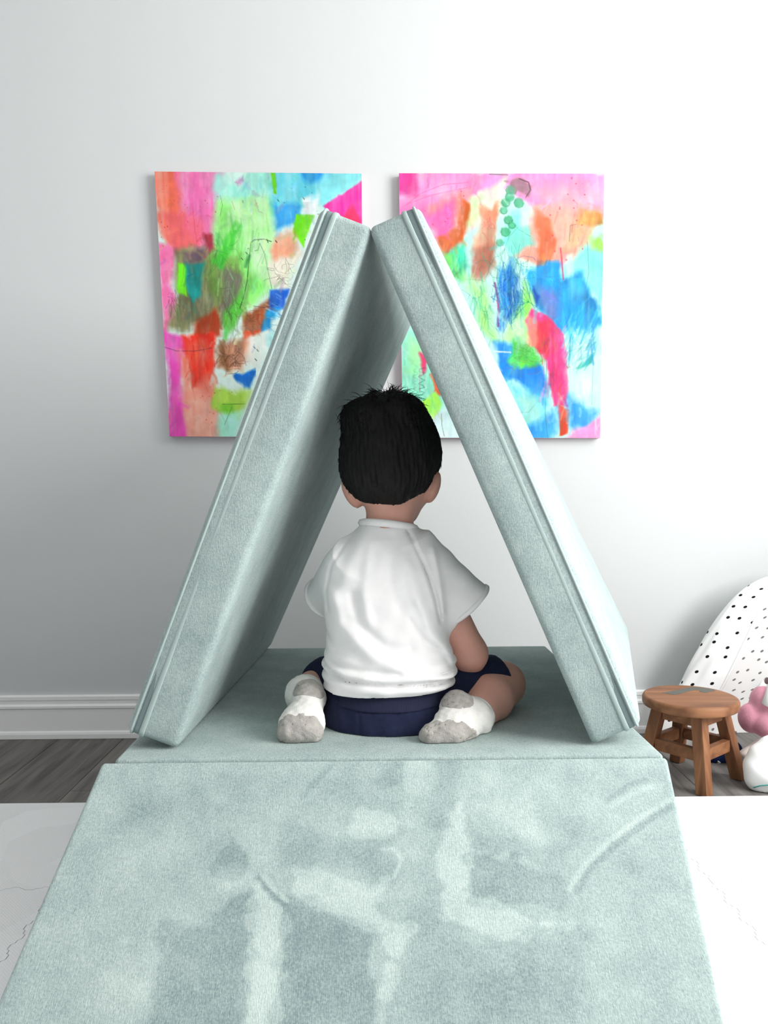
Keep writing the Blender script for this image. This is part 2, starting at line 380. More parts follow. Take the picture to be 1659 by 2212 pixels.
panel('foam_cushion', 'sage green foam panel leaning right, left wall of the play tent', (-0.307, 1.182, ZB), (-0.005, 1.182, 1.123), (-0.272, 1.965, ZB), (0.090, 1.965, 1.150), -1, 21)
panel('foam_cushion', 'sage green foam panel with a sunlit outer face beside the wooden stool', (0.323, 1.182, ZB), (-0.013, 1.182, 1.123), (0.548, 1.945, ZB), (0.166, 1.945, 1.117), 1, 22)

# ramp wedge with brushed nap marks and painted wrinkle shading
wp0 = np.array([0.0, 1.135, 0.333]); wn = np.array([0, -0.75, 1.0]); wn /= np.linalg.norm(wn)
shear = 0.135
def ramp_xy(px, py): p = PP(px, py, wp0, wn); return (p[0], p[1] * 1.25)
def hL(l): return [(x / 2.0, 1580 + y / 2.0) for x, y in l]
def hR(l): return [(830 + x / 2.0, 1580 + y / 2.0) for x, y in l]
NAP = [(-.17, 8, hL([(700, 850), (860, 850), (1090, 690), (1090, 870), (1040, 1300), (620, 1300), (680, 1100), (700, 1000)])),
 (.26, 5, hL([(1090, 680), (1130, 640), (1220, 770), (1235, 800), (1190, 1300), (1055, 1300), (1090, 1100)])),
 (-.20, 5, hL([(1000, 480), (1050, 500), (1060, 600), (1020, 640), (910, 640), (940, 560)])),
 (-.20, 6, hL([(1220, 800), (1240, 720), (1380, 770), (1620, 880), (1610, 1300), (1190, 1300)])),
 (.20, 6, hL([(1240, 680), (1270, 600), (1400, 610), (1659, 680), (1659, 880), (1420, 790), (1290, 720)])),
 (-.12, 14, hL([(1190, 400), (1300, 420), (1500, 470), (1700, 480), (1700, 670), (1400, 600), (1200, 600)])),
 (.18, 5, hL([(1490, 400), (1530, 350), (1700, 350), (1720, 400), (1700, 440), (1510, 470)])),
 (-.11, 14, hL([(980, 200), (1110, 200), (1100, 330), (960, 340)])), (-.08, 20, hL([(640, 210), (930, 230), (900, 340), (640, 420), (420, 480)])),
 (.13, 8, hL([(910, 660), (1000, 620), (1110, 630), (1090, 680), (930, 700)])), (.22, 4, hL([(860, 1130), (930, 1170), (970, 1170), (910, 1240)])),
 (.12, 14, hL([(700, 980), (540, 900), (430, 1060), (500, 1250), (640, 1200)])),
 (.22, 5, hR([(330, 320), (360, 470), (365, 740), (430, 750), (800, 830), (640, 890), (420, 890), (260, 830), (215, 680), (220, 500), (300, 420)])),
 (-.17, 5, hR([(370, 560), (550, 530), (740, 640), (790, 740), (760, 800), (380, 735)])),
 (-.10, 10, hR([(350, 360), (460, 450), (620, 490), (690, 520), (850, 400), (860, 520), (700, 600), (560, 540), (380, 500)])),
 (.15, 10, hR([(90, 130), (180, 100), (220, 200), (150, 290), (120, 430), (70, 400)])), (-.13, 10, hR([(-40, 120), (100, 120), (60, 250), (-40, 240)])),
 (.2, 5, hR([(-20, 860), (120, 860), (60, 1100), (-20, 1300)])), (-.13, 20, hR([(130, 720), (200, 700), (260, 850), (420, 900), (850, 880), (840, 1000), (880, 1300), (0, 1300), (60, 1100), (120, 880)])),
 (-.12, 14, hR([(180, 60), (330, 60), (330, 300), (220, 440), (170, 420), (220, 220)])), (.14, 16, hR([(420, 200), (620, 180), (680, 480), (480, 440), (390, 330)])),
 ]
NAP_WRINKLE_LINES = [(-.22, 5, hL([(1115, 640), (1160, 700), (1230, 760)])), (.2, 4, hL([(1140, 640), (1180, 690), (1240, 740)])), (.2, 4, hL([(1650, 520), (1700, 520), (1735, 560), (1700, 640)])),
 (-.16, 7, hR([(830, 700), (900, 590), (1000, 500), (1130, 400), (1240, 330)])), (.16, 6, hR([(800, 690), (880, 570), (980, 480), (1110, 380), (1230, 310)])), (-.12, 7, hL([(1470, 110), (1390, 200), (1310, 290)])),  # paired dark and light lines: wrinkle shading painted into the fabric colour
 (-.12, 6, hR([(960, 310), (1060, 240), (1130, 220)])), (.1, 6, hR([(980, 330), (1090, 270), (1200, 240)])), (-.2, 3, hR([(115, 340), (125, 342)]))]
def nap_wrinkle_fn(Wv):
    X, Y = Wv[:, 0], Wv[:, 1] * 1.25; out = np.zeros(len(Wv)); top = Wv[:, 2] > (0.333 - (1.135 - Wv[:, 1]) * 0.75 - 0.03)
    nz = 0.010 * np.sin(X * 61 + Y * 23) + 0.007 * np.sin(X * 23 - Y * 97) + 0.004 * np.sin(X * 190 + 3 * np.sin(Y * 120)) + 0.004 * np.sin(Y * 230 + X * 70)
    for v, soft, pts in NAP:
        d = poly_sd(X, Y, [ramp_xy(*p) for p in pts]) + nz * 0.6; out += v * np.clip(0.5 - d / (soft / 1500 * 2), 0, 1)
    for v, wd, pts in NAP_WRINKLE_LINES:
        d = seg_dist(X, Y, [ramp_xy(*p) for p in pts]); out += v * np.clip(1.5 - d / (wd / 1500), 0, 1)
    return np.where(top, out * 0.78, 0)
yt, zt, yn, zn = 1.1382, 0.3392, 0.735, 0.034
def wx(x, y): return x - shear * (1.135 - y)
wl, wr_ = -0.404, 0.420
Cw = [[[None, None], [None, None]], [[None, None], [None, None]]]
for i, x in enumerate((wl, wr_)):
    Cw[i][0][0] = (wx(x, yn - 0.01), yn - 0.01, MT + 0.001); Cw[i][0][1] = (wx(x, yn), yn, zn)
    Cw[i][1][0] = (wx(x, yt), yt, MT + 0.001); Cw[i][1][1] = (wx(x, yt), yt, zt)
zpw = [('piping', -0.4, tube_prof(0.002), M_zip), ('piping', 0.4, tube_prof(0.002), M_zip)]
cushion('foam_wedge', 'sage green foam wedge ramp with brushed marks sloping down from the tent', (0.82, 0.5, 0.32), 0.006, (330, 220, 8), Cw, MT + 0.001, [], 0, 31, amp=0.0, m=M_fabnap, attr_fn=nap_wrinkle_fn)

# ------------------------------------------------------------------ two abstract canvases
class Paint:
    def __init__(s, ox, oy, sc, corners, base, seed, step=1.25):
        s.ox, s.oy, s.sc, s.seed = ox, oy, sc, seed
        c = [(ox + x / sc, oy + y / sc) for x, y in corners]          # TL TR BR BL in photo pixels
        s.c = c; wpx = c[1][0] - c[0][0]; hpx = c[3][1] - c[0][1]
        s.nw, s.nh = int(wpx / step), int(hpx / step)
        u, v = np.meshgrid(np.linspace(0, 1, s.nw), np.linspace(0, 1, s.nh)); s.u, s.v = u, v
        s.X = sum(q * p[0] for q, p in zip(((1 - u) * (1 - v), u * (1 - v), u * v, (1 - u) * v), corners))
        s.Y = sum(q * p[1] for q, p in zip(((1 - u) * (1 - v), u * (1 - v), u * v, (1 - u) * v), corners))
        s.img = np.zeros(u.shape + (3,)); s.img[:] = base
        sh = u.shape
        s.n1 = vnoise(sh, (28, 20), seed); s.n2 = vnoise(sh, (60, 5), seed + 1, 2); s.n3 = vnoise(sh, (7, 7), seed + 2, 2); s.n4 = vnoise(sh, (34, 26), seed + 3); s.k = 0
        s.Xw = s.X + 34 * vnoise(sh, (44, 40), seed + 5) ; s.Yw = s.Y + 34 * vnoise(sh, (44, 40), seed + 6)
    def blob(s, col, pts, a=0.92, soft=10, rough=16, streak=0.10):
        s.k += 1; sh = (s.k * 37) % s.nw
        wk = min(1.0, rough / 14); d = poly_sd(s.X + wk * (s.Xw - s.X), s.Y + wk * (s.Yw - s.Y), pts) + rough * np.roll(s.n1, sh, 1) * 1.2 + rough * 0.45 * np.roll(s.n2, sh, 1) + rough * .3 * s.n3
        al = np.clip(0.62 - d / (2.9 * soft), 0, 1) * a * (1 + 0.16 * np.roll(s.n2, sh + 9, 1) + 0.28 * np.roll(s.n4, sh + 70, 1))
        al = np.clip(al, 0, 1)[..., None]; c = np.array(col, float)[None, None] * (1 + streak * (0.55 * np.roll(s.n2, sh + 50, 1) + 1.4 * np.roll(s.n4, sh, 0)))[..., None]
        s.img = s.img * (1 - al) + np.clip(c, 0, 255) * al
    def line(s, col, pts, wd=3.0, a=0.8):
        x0 = min(p[0] for p in pts) - 12; x1 = max(p[0] for p in pts) + 12; y0 = min(p[1] for p in pts) - 12; y1 = max(p[1] for p in pts) + 12
        m = np.where((s.X > x0) & (s.X < x1) & (s.Y > y0) & (s.Y < y1))
        if len(m[0]) == 0: return
        j0, j1, i0, i1 = m[0].min(), m[0].max() + 1, m[1].min(), m[1].max() + 1
        d = seg_dist(s.X[j0:j1, i0:i1], s.Y[j0:j1, i0:i1], pts)
        al = (np.clip(1.3 - d / wd, 0, 1) * a * (0.85 + 0.4 * s.n3[j0:j1, i0:i1]))[..., None]
        s.img[j0:j1, i0:i1] = s.img[j0:j1, i0:i1] * (1 - al) + np.array(col, float) * al
    def scrib(s, col, c, rx, ry, n, wd=2.5, a=0.6, vert=0.0, seed=0):
        r = random.Random(seed * 77 + s.seed)
        for i in range(n):
            x, y = c[0] + r.gauss(0, rx * .5), c[1] + r.gauss(0, ry * .5); an = (math.pi / 2 + r.gauss(0, .25)) if r.random() < vert else r.random() * 6.28; pts = [(x, y)]
            for k in range(r.randint(3, 7)):
                an += r.gauss(0, .35); x += math.cos(an) * rx * .22; y += math.sin(an) * ry * .22; pts.append((x, y))
            s.line(col, pts, wd, a * r.uniform(.5, 1.1))
    def dabs(s, cols, box, n, ln, wd, a=0.6, ang=math.pi / 2, seed=0):
        r = random.Random(seed * 31 + s.seed)
        for i in range(n):
            x, y = r.uniform(box[0], box[2]), r.uniform(box[1], box[3]); an = ang + r.gauss(0, .22); l = ln * r.uniform(.5, 1.4)
            s.line(r.choice(cols), [(x, y), (x + math.cos(an) * l * .5 + r.gauss(0, 4), y + math.sin(an) * l * .5), (x + math.cos(an) * l, y + math.sin(an) * l)], wd * r.uniform(.5, 1.3), a * r.uniform(.4, 1))
    def dots(s, col, box, n, seed=0, rr=(2, 6)):
        r = random.Random(seed * 13 + s.seed)
        for i in range(n):
            x, y = r.uniform(box[0], box[2]), r.uniform(box[1], box[3]); s.line(col, [(x, y), (x + .5, y + .5)], r.uniform(*rr), .7)
    def build(s, label):
        yf = YW - 0.024; cw = [P(px, py, yf) for px, py in s.c]; TL, TR, BR, BL = cw
        u, v = s.u[..., None], s.v[..., None]
        V = (TL * (1 - u) * (1 - v) + TR * u * (1 - v) + BR * u * v + BL * (1 - u) * v).reshape(-1, 3)
        idx = np.arange(s.nw * s.nh).reshape(s.nh, s.nw)
        Q = np.stack([idx[:-1, :-1], idx[1:, :-1], idx[1:, 1:], idx[:-1, 1:]], -1).reshape(-1, 4)
        root = tag(empty('abstract_painting', ((BL + BR) / 2 + np.array([0, 0.012, 0]))), label, 'painting', 'abstract canvases hung side by side')
        rr = random.Random(s.seed)
        for i in range(420):
            j, k = rr.randrange(s.nh), rr.randrange(s.nw); c = np.clip(s.img[j, k] * rr.uniform(.82, 1.12) + np.array([rr.gauss(0, 16) for _ in range(3)]), 0, 255); x, y = s.X[j, k], s.Y[j, k]; an = 1.57 + rr.gauss(0, .5); l = rr.uniform(20, 95); q = rr.uniform(-14, 14)
            s.line(c, [(x, y), (x + math.cos(an) * l * .5 + q, y + math.sin(an) * l * .5), (x + math.cos(an) * l, y + math.sin(an) * l)], rr.uniform(3, 15), rr.uniform(.25, .6))
        img = s.img * (1 + 0.03 * s.n3[..., None])
        # lift saturation slightly, as the pigments are vivid
        g = img.mean(2, keepdims=True); img = np.clip(g + (img - g) * SATP, 0, 255)
        mesh('painted_surface', V, Q, M_paint, root, smooth=False, col=lin(img.reshape(-1, 3)) * PAINT_GAIN)
        fr = [c + np.array([0, 0.0006, 0]) for c in (BL, BR, TR, TL)]; bk = [c + np.array([0, 0.023, 0]) for c in (BL, BR, TR, TL)]
        # canvas wrap: sides and back
        G().add(fr + bk, [(0, 4, 5, 1), (1, 5, 6, 2), (2, 6, 7, 3), (3, 7, 4, 0), (4, 7, 6, 5), (0, 1, 2, 3)]).build('canvas_wrap', M_wrap, root)
SATP = 1.10; PAINT_GAIN = 0.76
M_paint = mat('acrylic_paint', (255, 255, 255), 0.55, 0.25, attr='Col', bump=0.15, bscale=350)
M_wrap = mat('canvas_edge', (235, 190, 205), 0.8, 0.2, var=0.15, vscale=12)

a = Paint(300, 340, 3.19, [(108, 97), (1535, 112), (1547, 1930), (212, 1922)], (222, 244, 238), 3)
B = a.blob
B((250, 122, 100), [(90, 80), (295, 80), (290, 400), (420, 600), (210, 640), (120, 420)], soft=14)
B((246, 128, 188), [(280, 80), (610, 80), (540, 300), (520, 450), (480, 560), (400, 590), (290, 480)], soft=18)
B((248, 110, 120), [(150, 400), (300, 380), (420, 480), (410, 590), (250, 660), (210, 630)], soft=24, a=.7)
B((160, 235, 218), [(540, 130), (900, 90), (910, 310), (700, 340), (560, 300), (520, 230)], soft=22)
B((232, 246, 240), [(590, 90), (760, 90), (720, 180), (620, 190)], soft=18, a=.7)
B((190, 120, 170), [(660, 180), (740, 120), (730, 160), (680, 200)], soft=8, a=.6)
B((105, 208, 226), [(900, 90), (1560, 90), (1300, 300), (1130, 290), (1100, 420), (900, 420)], soft=16)
B((35, 140, 216), [(1090, 100), (1290, 100), (1260, 195), (1180, 190)], soft=14, a=.85)
B((150, 232, 236), [(1260, 100), (1560, 90), (1520, 180), (1300, 330), (1230, 260)], soft=18, a=.85)
B((65, 165, 232), [(910, 320), (1120, 340), (1070, 480), (940, 500)], soft=14, a=.9)
B((238, 248, 250), [(1130, 290), (1240, 250), (1210, 370), (1140, 370)], soft=10)
B((242, 66, 170), [(1560, 130), (1400, 260), (1275, 320), (1330, 400), (1450, 470), (1560, 500)], soft=5, rough=10)
B((232, 62, 95), [(1480, 330), (1525, 430), (1500, 470), (1390, 430)], soft=8, a=.8, rough=8)
B((150, 244, 128), [(560, 330), (880, 300), (930, 560), (900, 900), (720, 1020), (640, 860), (500, 720), (505, 540)], soft=26, streak=.2)
B((215, 252, 205), [(640, 330), (880, 260), (900, 480), (720, 520)], soft=22, a=.7)
B((236, 248, 240), [(740, 560), (900, 520), (910, 700), (880, 880), (780, 760)], soft=26, a=.5)
B((108, 205, 22), [(903, 95), (935, 95), (948, 250), (925, 245)], soft=3, rough=4)
B((110, 214, 30), [(1085, 400), (1210, 390), (1180, 450), (1130, 610), (1060, 520)], soft=4, rough=5)
B((240, 172, 142), [(970, 530), (1065, 520), (1070, 660), (940, 730), (915, 620)], soft=16)
B((238, 232, 218), [(890, 720), (1100, 640), (1010, 900), (900, 880)], soft=18)
B((250, 126, 178), [(120, 590), (235, 620), (230, 900), (255, 1100), (180, 1200), (140, 800)], soft=14)
B((124, 124, 92), [(235, 630), (430, 610), (560, 690), (700, 800), (705, 1060), (600, 1150), (400, 1140), (190, 1180), (260, 950)], soft=20, rough=26, streak=.28)
B((118, 242, 42), [(272, 730), (335, 740), (322, 960), (268, 930)], soft=7, rough=8)
B((18, 150, 150), [(322, 730), (445, 720), (425, 930), (360, 990), (322, 900)], soft=10, rough=10, streak=.2)
B((112, 92, 106), [(305, 650), (450, 600), (430, 700), (330, 730)], soft=14)
B((168, 56, 74), [(440, 525), (500, 530), (522, 620), (480, 650)], soft=8, rough=10)
B((116, 160, 74), [(460, 620), (700, 680), (680, 980), (560, 1000), (480, 900)], soft=22, a=.75, streak=.25)
B((122, 106, 116), [(570, 740), (690, 800), (665, 1060), (600, 1060)], soft=16, a=.75)
B((66, 190, 60), [(655, 470), (695, 490), (560, 750), (495, 700)], soft=10, a=.85)
B((90, 200, 70), [(580, 1080), (700, 900), (720, 1060), (640, 1200), (600, 1260)], soft=14, a=.8)
B((168, 60, 30), [(385, 1140), (540, 1010), (560, 1210), (380, 1230)], soft=14)
B((236, 58, 42), [(300, 1215), (520, 1195), (552, 1330), (485, 1590), (365, 1605), (330, 1400), (280, 1330)], soft=10, streak=.16)
B((236, 88, 188), [(165, 1190), (300, 1230), (285, 1400), (330, 1950), (205, 1950)], soft=14)
B((250, 146, 126), [(275, 1330), (345, 1400), (370, 1600), (520, 1500), (545, 1750), (540, 1950), (345, 1950), (300, 1600)], soft=20)
B((252, 194, 176), [(370, 1680), (530, 1640), (545, 1950), (360, 1950)], soft=26, a=.85)
B((148, 80, 48), [(715, 1080), (905, 975), (885, 1130), (820, 1215), (735, 1190)], soft=12, streak=.2)
B((228, 80, 44), [(740, 1190), (800, 1170), (850, 1180), (800, 1230), (730, 1240)], soft=10, a=.8)
B((214, 150, 120), [(560, 1290), (785, 1235), (775, 1390), (690, 1450), (555, 1450)], soft=16, streak=.25)
B((128, 84, 50), [(550, 1240), (600, 1250), (620, 1470), (560, 1450)], soft=12, a=.7)
B((34, 98, 204), [(895, 930), (1020, 910), (990, 1050), (900, 1060)], soft=9)
B((42, 150, 214), [(875, 1050), (960, 1050), (910, 1200), (845, 1190)], soft=10, streak=.3)
B((240, 250, 242), [(765, 1235), (900, 1195), (820, 1440), (730, 1430)], soft=12)
B((20, 108, 200), [(645, 1500), (810, 1480), (770, 1600)], soft=8)
B((172, 216, 88), [(535, 1580), (770, 1610), (690, 1790), (515, 1720)], soft=14)
B((120, 205, 60), [(560, 1690), (660, 1690), (660, 1790), (540, 1750)], soft=10, a=.7)
B((174, 246, 222), [(545, 1780), (710, 1740), (670, 1960), (545, 1960)], soft=16)
B((120, 214, 224), [(900, 1250), (1250, 1150), (1560, 1300), (1560, 1560), (1150, 1500), (930, 1420)], soft=26)
B((246, 128, 188), [(1180, 620), (1560, 560), (1560, 820), (1300, 900), (1160, 760)], soft=24)
B((150, 244, 128), [(1000, 1560), (1300, 1500), (1380, 1760), (1100, 1800)], soft=24)
B((248, 170, 150), [(1300, 1650), (1560, 1580), (1560, 1940), (1350, 1940)], soft=22)
DK = (30, 50, 40)
a.line(DK, [(695, 1035), (720, 960), (745, 850), (765, 640), (770, 585), (795, 565), (860, 560), (912, 577)], 3.4); a.line(DK, [(880, 560), (890, 585)], 3)
a.line((50, 120, 80), [(832, 588), (865, 660), (885, 760), (915, 900)], 2.5, .7); a.line(DK, [(800, 640), (820, 635), (832, 590)], 2.5, .7)
a.line((70, 60, 70), [(180, 1305), (260, 1330), (380, 1332), (500, 1310)], 3, .7); a.line((70, 60, 70), [(560, 262), (575, 330), (560, 400)], 2, .5)
a.line((40, 30, 60), [(790, 1020), (860, 1030), (960, 1010)], 2.5, .7); a.line((60, 110, 40), [(575, 1700), (730, 1697)], 3, .7); a.line((60, 110, 40), [(640, 1720), (590, 1840)], 3, .6)
a.line((190, 60, 80), [(370, 340), (385, 480), (400, 590)], 2.5, .5); a.line((120, 60, 50), [(640, 300), (660, 360)], 2, .4); a.line((170, 80, 140), [(800, 290), (825, 370), (850, 380)], 2.5, .6)
for q in [(705, 690), (735, 650), (940, 570), (955, 290), (1130, 275), (800, 1385), (812, 1320), (790, 1300)]: a.line(DK, [q, (q[0] + 10, q[1] + 12)], 4, .8)
a.scrib((60, 70, 50), (950, 800), 90, 70, 22, 2.2, .5, seed=1); a.scrib((70, 50, 40), (630, 1390), 80, 80, 30, 2.6, .6, seed=2); a.scrib((60, 90, 40), (600, 1000), 90, 140, 26, 3, .45, .8, seed=3)
a.scrib((60, 40, 60), (215, 960), 40, 60, 14, 2.5, .6, .7, seed=4); a.scrib((40, 120, 60), (560, 620), 90, 120, 20, 2.5, .45, .7, seed=5); a.scrib((90, 60, 40), (760, 1120), 60, 70, 16, 2.5, .5, seed=6)
a.dabs([(60, 170, 70), (200, 250, 190), (110, 220, 90)], (540, 330, 900, 900), 70, 110, 6, .4, seed=7); a.dabs([(90, 90, 70), (150, 140, 110), (80, 120, 60)], (250, 650, 690, 1080), 60, 120, 7, .4, seed=8)
a.dabs([(30, 90, 180), (220, 245, 245), (40, 170, 200)], (860, 930, 960, 1180), 24, 50, 5, .6, .6, seed=9); a.dabs([(200, 40, 30), (250, 110, 80)], (330, 1210, 540, 1560), 30, 110, 6, .4, seed=10)
a.dabs([(250, 160, 210), (230, 100, 170)], (290, 120, 540, 420), 26, 140, 10, .3, seed=11); a.dabs([(250, 250, 250), (180, 235, 240), (90, 190, 220)], (620, 120, 1200, 420), 40, 70, 8, .35, seed=12)
a.dots((200, 40, 60), (150, 150, 560, 620), 26, 1); a.dots((180, 60, 40), (380, 1500, 640, 1850), 18, 2); a.dots(DK, (700, 200, 1250, 700), 12, 3)
a.build('colourful abstract canvas with a coral and magenta left edge and green streaks')

a = Paint(800, 340, 3.072, [(190, 105), (1553, 108), (1525, 1862), (215, 1860)], (196, 241, 234), 11)
B = a.blob
B((250, 150, 204), [(170, 85), (1580, 85), (1580, 400), (1330, 320), (1100, 340), (900, 220), (700, 280), (640, 330), (460, 460), (170, 440)], soft=16)
B((240, 72, 158), [(170, 85), (300, 85), (275, 240), (180, 240)], soft=20)
B((250, 120, 190), [(170, 330), (480, 300), (470, 460), (190, 460)], soft=30, a=.6)
B((244, 150, 132), [(400, 330), (660, 240), (655, 420), (590, 610), (480, 610), (430, 450)], soft=24)
B((250, 106, 178), [(400, 400), (560, 300), (500, 540), (430, 580)], soft=22, a=.8)
B((198, 98, 48), [(465, 545), (590, 470), (635, 310), (668, 320), (620, 560), (525, 660)], soft=10)
B((234, 236, 220), [(700, 280), (895, 120), (890, 280), (760, 450), (640, 490)], soft=12)
B((190, 240, 160), [(680, 290), (750, 260), (720, 420), (660, 450)], soft=16, a=.7)
B((226, 148, 118), [(760, 330), (855, 280), (835, 560), (800, 700), (700, 770), (720, 560)], soft=12, streak=.18)
B((176, 116, 98), [(720, 600), (835, 580), (825, 690), (725, 810), (680, 790)], soft=14)
B((128, 224, 208), [(950, 370), (1112, 350), (1112, 590), (980, 670), (890, 560)], soft=12)
B((210, 244, 232), [(1000, 340), (1110, 340), (1100, 440), (1010, 430)], soft=14, a=.8)
B((246, 164, 146), [(1070, 330), (1330, 280), (1570, 340), (1440, 450), (1390, 590), (1260, 720), (1110, 700), (970, 650), (1100, 590)], soft=14)
B((252, 176, 186), [(1050, 200), (1330, 180), (1540, 220), (1500, 340), (1150, 330)], soft=40, a=.7)
B((214, 112, 76), [(1110, 360), (1180, 420), (1232, 560), (1190, 690), (1110, 710)], soft=9)
B((164, 110, 96), [(1112, 690), (1182, 690), (1172, 850), (1118, 870)], soft=8)
B((226, 160, 86), [(1390, 335), (1560, 370), (1550, 450), (1480, 440), (1365, 425)], soft=10, streak=.2)
B((210, 180, 142), [(1330, 450), (1480, 450), (1440, 570), (1290, 610)], soft=14, a=.85)
B((138, 231, 222), [(1400, 590), (1570, 600), (1560, 960), (1330, 760)], soft=18)
B((150, 236, 88), [(1445, 530), (1570, 515), (1560, 600), (1465, 595)], soft=14)
B((60, 190, 152), [(515, 660), (640, 555), (650, 720), (600, 790), (545, 770)], soft=16, streak=.3)
B((150, 235, 110), [(500, 650), (560, 660), (620, 790), (570, 800)], soft=14, a=.7)
B((176, 246, 140), [(640, 780), (760, 880), (820, 1200), (740, 1140)], soft=22, a=.8)
B((26, 150, 226), [(1180, 690), (1262, 715), (1285, 820), (1400, 770), (1500, 960), (1530, 1100), (1440, 1190), (1280, 1160), (1110, 980), (1050, 750)], soft=14, rough=20, streak=.2)
B((112, 132, 192), [(1118, 860), (1252, 900), (1264, 1090), (1195, 1070), (1125, 960)], soft=20, a=.85)
B((24, 108, 190), [(845, 740), (960, 680), (1010, 800), (935, 1070), (855, 1120)], soft=18, rough=28, a=.85, streak=.3)
B((22, 72, 172), [(1085, 850), (1122, 920), (1102, 985), (1078, 920)], soft=6, rough=6)
B((150, 240, 108), [(1040, 830), (1085, 960), (1030, 1050), (1060, 1190), (870, 1210), (950, 1050)], soft=18)
B((226, 250, 240), [(860, 1120), (1000, 1060), (1030, 1180), (880, 1230)], soft=22, a=.5)
B((236, 68, 132), [(1065, 995), (1180, 1050), (1285, 1180), (1312, 1300), (1312, 1660), (1225, 1660), (1170, 1350), (1060, 1240), (1025, 1080)], soft=6, rough=10, streak=.2)
B((236, 150, 120), [(1028, 1040), (1110, 1090), (1135, 1260), (1045, 1230)], soft=12, a=.85)
B((212, 50, 60), [(1110, 1090), (1200, 1080), (1200, 1150), (1160, 1320), (1100, 1290)], soft=10, a=.7, streak=.25)
B((214, 72, 46), [(1240, 1640), (1315, 1680), (1302, 1825), (1252, 1845)], soft=5, rough=6)
B((28, 134, 230), [(825, 1230), (965, 1215), (980, 1300), (1135, 1380), (1172, 1500), (1155, 1650), (1000, 1510), (870, 1450)], soft=14, rough=20)
B((98, 226, 88), [(955, 1215), (1085, 1260), (1135, 1350), (1000, 1395), (935, 1330)], soft=14, rough=20, streak=.25)
B((112, 216, 234), [(890, 1500), (1150, 1600), (1185, 1890), (1050, 1890)], soft=24, a=.9)
B((186, 242, 226), [(930, 1560), (1110, 1620), (1150, 1740), (1040, 1760)], soft=22, a=.8)
B((56, 158, 236), [(1060, 1790), (1240, 1670), (1200, 1890), (1080, 1890)], soft=18)
B((206, 246, 241), [(1330, 1150), (1560, 1180), (1550, 1660), (1320, 1600)], soft=24)
B((58, 154, 232), [(1315, 1580), (1510, 1680), (1450, 1790), (1325, 1770)], soft=22, a=.9)
B((240, 150, 202), [(1440, 1780), (1560, 1690), (1560, 1890), (1290, 1890), (1330, 1810)], soft=12)
B((50, 172, 162), [(1370, 1395), (1480, 1290), (1475, 1360), (1395, 1405)], soft=6, rough=6, a=.8)
B((158, 240, 212), [(190, 1150), (460, 1180), (480, 1640), (420, 1700), (190, 1890)], soft=14)
B((170, 235, 150), [(250, 1200), (330, 1250), (330, 1420), (250, 1420)], soft=20, a=.6)
B((228, 60, 110), [(320, 1310), (350, 1330), (352, 1420), (330, 1430)], soft=8, a=.8)
B((226, 84, 50), [(395, 1440), (440, 1470), (445, 1570), (400, 1560)], soft=8, a=.8)
B((164, 230, 68), [(335, 1640), (425, 1555), (468, 1640), (440, 1755), (385, 1725)], soft=6, rough=8)
B((222, 246, 250), [(400, 1730), (560, 1640), (640, 1890), (230, 1890)], soft=12)
for cx, cy, r in [(935, 215, 38), (925, 262, 30), (985, 302, 32), (900, 298, 28), (915, 412, 28), (940, 445, 24), (898, 490, 32), (862, 560, 26), (885, 350, 24)]:
    pts = [(cx + r * math.cos(t_), cy + r * math.sin(t_)) for t_ in np.linspace(0, 6.28, 9)[:-1]]; B((70, 168, 120), pts, a=.75, soft=4, rough=4); a.line((30, 70, 50), pts[:6], 2.5, .5)
B((152, 120, 132), [(885, 150), (1000, 135), (1065, 190), (1045, 260), (960, 205)], soft=6, rough=6, a=.8); a.line((50, 40, 40), [(985, 140), (1050, 165), (1063, 215), (1030, 265)], 4, .7)
GD = (30, 120, 90); NB = (20, 60, 130)
a.line((190, 46, 92), [(1262, 600), (1272, 700), (1280, 805)], 6, .8); a.line((130, 40, 110), [(825, 830), (850, 950), (848, 1115)], 9, .8)
a.line((230, 70, 130), [(842, 950), (850, 990)], 8, .8); a.line((250, 250, 250), [(820, 1284), (930, 1290)], 6, .9)
for e in [(930, 890), (900, 960), (950, 1000), (1000, 870), (1060, 860), (860, 1010), (940, 1080), (1120, 1000)]: a.line(GD, [(1050, 955), e], 2.4, .7)
a.line(GD, [(1170, 1330), (1160, 1700), (1175, 1860)], 2.5, .6); a.line(GD, [(1440, 560), (1450, 760), (1430, 860)], 2.5, .6); a.line(GD, [(1330, 1170), (1315, 1390)], 4, .7); a.line(GD, [(1480, 1340), (1470, 1640)], 2, .5)
a.line((60, 120, 100), [(980, 1690), (1050, 1690), (1090, 1640)], 2, .5); a.line((40, 90, 60), [(470, 1700), (475, 1780), (490, 1850)], 2.5, .6); a.line((220, 90, 150), [(230, 320), (330, 240), (480, 180), (650, 165)], 3, .6); a.line((220, 90, 150), [(240, 310), (400, 250), (640, 200)], 3, .5)
a.line((60, 60, 60), [(1320, 555), (1325, 450), (1370, 440)], 2.5, .6); a.line((190, 100, 60), [(600, 210), (605, 400)], 2.5, .4); a.line((40, 100, 60), [(790, 112), (910, 116)], 4, .7)
pts = [(340 + 18 * math.cos(t_ * 1.9) + 6 * math.sin(t_ * 5), 1390 + 13 * t_) for t_ in np.linspace(0, 17, 90)]; a.line((30, 90, 80), pts, 2.6, .75)
pts = [(300 + 16 * math.sin(t_ * 2.3), 1380 + 15 * t_) for t_ in np.linspace(0, 15, 80)]; a.line((60, 160, 130), pts, 2, .5); a.line((160, 60, 110), [(325, 1400), (328, 1560)], 2.5, .6)
